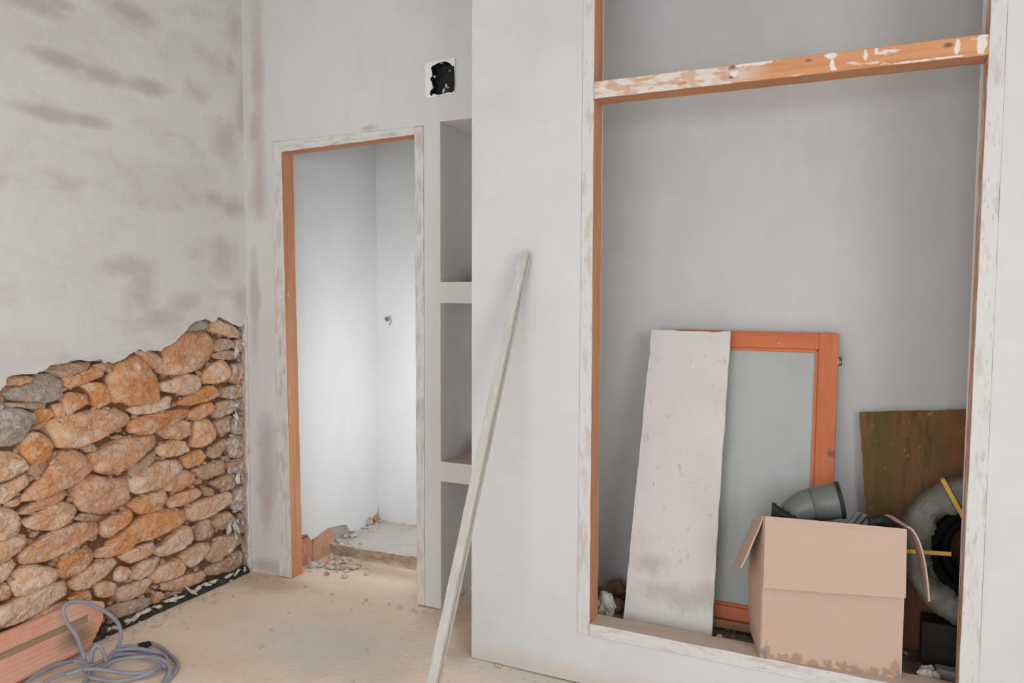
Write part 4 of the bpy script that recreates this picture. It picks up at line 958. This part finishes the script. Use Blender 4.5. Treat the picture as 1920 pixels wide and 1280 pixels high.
br_ = thing('clay_brick', Pf + bdir * .3, 'long red hollow clay brick leaning against the foot of the stones', 'brick')
prof = []
NR_ = 22
for k in range(NR_):
    u = .004 + (FHt - .008) * k / (NR_ - 1); t = k / (NR_ - 1)
    if .52 < t < .66: d = -.005
    else: d = .0012 if k % 2 else -.0012
    prof.append((u, d))
TB = .062
loop = [(.0, -.006)] + prof + [(FHt, -.006), (FHt, -TB), (0, -TB)]
bm = bmesh.new(); skew = lambda u: .115 * max(0, math.sin(min(1, u / FHt / .78) * 1.57)) * (1 if u / FHt < .78 else (1 - (u / FHt - .78) / .22 * .8))
A = [bm.verts.new(Pf - bdir * skew(u) + fv * u + fn * d) for u, d in loop]; B2 = [bm.verts.new(Pf + bdir * .62 + fv * u + fn * d) for u, d in loop]
n = len(loop)
for k in range(n):
    f = bm.faces.new((A[k], A[(k + 1) % n], B2[(k + 1) % n], B2[k]))
    um = (loop[k][0] + loop[(k + 1) % n][0]) / 2 / FHt
    f.material_index = 1 if .5 < um < .68 and loop[k][1] > -.03 else 0
bm.faces.new(A[::-1]); bm.faces.new(B2); bmesh.ops.recalc_face_normals(bm, faces=bm.faces[:])
zmin = min(v.co.z for v in bm.verts)
bmesh.ops.translate(bm, verts=bm.verts[:], vec=(0, 0, max(0, -zmin)))
build('brick_body', bm, [M_CLAY, M_CLAYG], br_)

# ------------------------------------------------------------------ grey cable heaped on the floor
M_CABLE = mat('grey_cable_sheath', (158, 156, 168), .55, [dict(scale=14, lo=.45, hi=.7, col=(142, 140, 152), amt=.6)], spec=.4)
CR = .0077
def fl(pts, z=CR): return [on(x, y, 2, zz if (zz := (z if len(q) < 3 else q[2])) else z) for q in pts for x, y in [q[:2]]]
p0, p1 = on(159, 1243, 2, CR), on(221, 1217, 2, CR); top = on(146, 1127, 0, -2.785)
pn = (p1 - p0).cross(top - p0).normalized()
loopA = [on_plane(x, y, p0, pn) for x, y in ((158, 1240), (154, 1219), (142, 1189), (129, 1172), (120, 1152), (120, 1138), (131, 1129), (146, 1127), (161, 1129), (174, 1135), (197, 1146), (216, 1161), (225, 1177), (226, 1196), (221, 1216))]
q0, q1 = on(171, 1249, 2, CR), on(201, 1246, 2, CR); qt = on(183, 1209, 2, .10); qn = (q1 - q0).cross(qt - q0).normalized()
hump = [on_plane(x, y, q0, qn) for x, y in ((171, 1247), (173, 1223), (180, 1211), (187, 1211), (195, 1225), (201, 1244))]
Z2, Z3 = CR * 2.6, CR * 4.2
runs = [
    fl([(20, 1310, .03), (51, 1279, .04), (75, 1261, .042), (105, 1246, .034), (139, 1239, .016)]) + loopA + fl([(228, 1218), (245, 1218), (262, 1220), (292, 1229), (313, 1239), (318, 1252), (309, 1274), (285, 1300)]),
    fl([(139, 1239, Z2), (157, 1242, Z2), (169, 1251, Z2), (163, 1272), (150, 1300), (200, 1325), (285, 1300)]),
    fl([(60, 1305), (86, 1279, .02), (112, 1266, .022), (142, 1257, Z2), (178, 1254, Z3), (216, 1259, Z2), (249, 1262, Z2), (277, 1259, Z2), (300, 1247, Z2), (312, 1236, Z2), (306, 1226, Z2), (290, 1222, Z2), (262, 1216, Z2), (235, 1217, Z2), (212, 1222, Z2), (201, 1246)]),
    hump[::-1] + fl([(170, 1252), (163, 1268), (187, 1273), (216, 1277), (253, 1271), (285, 1259, Z2), (305, 1247, Z2), (318, 1240, Z2)]),
    fl([(189, 1255, Z2), (212, 1240, Z2), (244, 1233, Z2), (277, 1231, Z2), (298, 1234, Z3), (316, 1245, Z3), (318, 1262, Z2), (305, 1282), (270, 1310), (200, 1325)]),
    fl([(281, 1206), (300, 1212), (315, 1224), (329, 1237), (333, 1250), (322, 1267), (300, 1286), (250, 1315)]),
    fl([(221, 1213, Z2), (240, 1211, Z2), (258, 1211, Z2)]),
    fl([(124, 1264, .022), (150, 1256, Z3), (185, 1242, Z2), (215, 1229), (250, 1226), (290, 1236, Z2), (311, 1250, Z2)]),
]
cb = thing('cable', fl([(200, 1250)])[0] * 1.0, 'loose grey electric cable heaped in loops on the floor', 'cable')
cb.location.z = 0
bm = bmesh.new()
for r in runs: tube(bm, spline(r, 7), CR, 9)
build('sheath', bm, M_CABLE, cb)
a, b = on(256, 1212, 2, .012), on(283, 1206, 2, .012); dd = (b - a).normalized()
bm = bmesh.new(); tube(bm, [a, a + dd * .008, a.lerp(b, .5), b - dd * .008, b], [.0085, .012, .0125, .012, .0085], 12); build('connector', bm, M_BLACKP, cb)

# ------------------------------------------------------------------ crumbs and debris on the floor
M_CRB = mat('dusty_crumbs', (212, 192, 174), .95, [dict(scale=30, lo=.45, hi=.7, col=(172, 146, 122), amt=.8)], bump=[(60, .6, .006)])
rng = random.Random(31); bm = bmesh.new()
def crumb(x, y, z, r, mi, sub=1): lump(bm, (x, y, z + r * .4), (r * rng.uniform(.9, 1.6), r, r * rng.uniform(.5, .8)), rng.randint(1, 999), sub=sub, mi=mi)
for t in range(260):
    kind_ = rng.random()
    if kind_ < .35: x, y = -2.88 + abs(rng.gauss(0, .08)), rng.uniform(2.0, 2.93)
    elif kind_ < .6: x, y = rng.uniform(-2.88, -1.75), 2.93 - abs(rng.gauss(0, .05))
    elif kind_ < .8: x, y = rng.uniform(-1.42, 0), 2.59 - abs(rng.gauss(0, .05))
    else: x, y = rng.uniform(-2.8, -1.0), rng.uniform(1.6, 2.9)
    if -2.66 < x < -1.83 and y > 2.9: continue
    crumb(x, y, -.002, rng.choice((.002, .003, .004, .005, .008)), rng.choice((0, 0, 0, 0, 1)))
for t in range(90):     # heap at the broken step in the doorway
    x = -2.66 + abs(rng.gauss(0, .16)); y = 3.22 + rng.gauss(0, .09)
    if y < 2.97 or x > -1.9: continue
    crumb(x, y, .0 if y < 3.32 else PF, rng.choice((.004, .006, .008, .011, .016)), rng.choice((0, 0, 0, 0, 0, 0, 0, 1, 2)))
for t in range(90):      # along the passage walls
    x, y = (PX + abs(rng.gauss(0, .04)), rng.uniform(3.36, PY)) if t < 50 else (rng.uniform(PX, -2.1), PY - abs(rng.gauss(0, .03)))
    crumb(x, y, PF, rng.choice((.005, .008, .013)), rng.choice((0, 1, 1)))
build('loose_crumbs', bm, [M_CRB, M_RUBW, M_BRICKRED], floor, kind='stuff')
# bigger pieces one could pick up
BIG = [(652, 1034, 0.0, (.045, .03, .026), M_CRB, 'pale flat rubble piece at the broken step in the doorway'),
       (622, 1026, 0.0, (.028, .026, .03), M_RUBB, 'dark brown rubble piece wedged in the passage corner by the red bricks'),
       (586, 1062, 0.0, (.022, .02, .018), M_RUBW, 'small white plaster chunk right behind the orange door jamb'),
       (710, 970, PF, (.028, .022, .05), M_RUBW, 'white plaster clod in the far corner of the passage'),
       (755, 956, PF, (.038, .012, .03), M_BRICKRED, 'pinkish broken brick at the foot of the far passage wall'),
       (690, 985, PF, (.03, .018, .035), M_GREYR, 'grey plaster fragment fallen against the passage side wall')]
for k, (px, py, z, r, M, lab) in enumerate(BIG):
    p = on(px, py, 2, z); bm = bmesh.new(); y_ = min(p.y, PY - r[1] - .01)
    lump(bm, (p.x, y_, z + r[2] * .55), r, k * 3 + 2, sub=3, rough=.45)
    build('rubble_piece', bm, M, origin=(p.x, y_, z), label=lab, cat='rubble', group='rubble in the doorway')
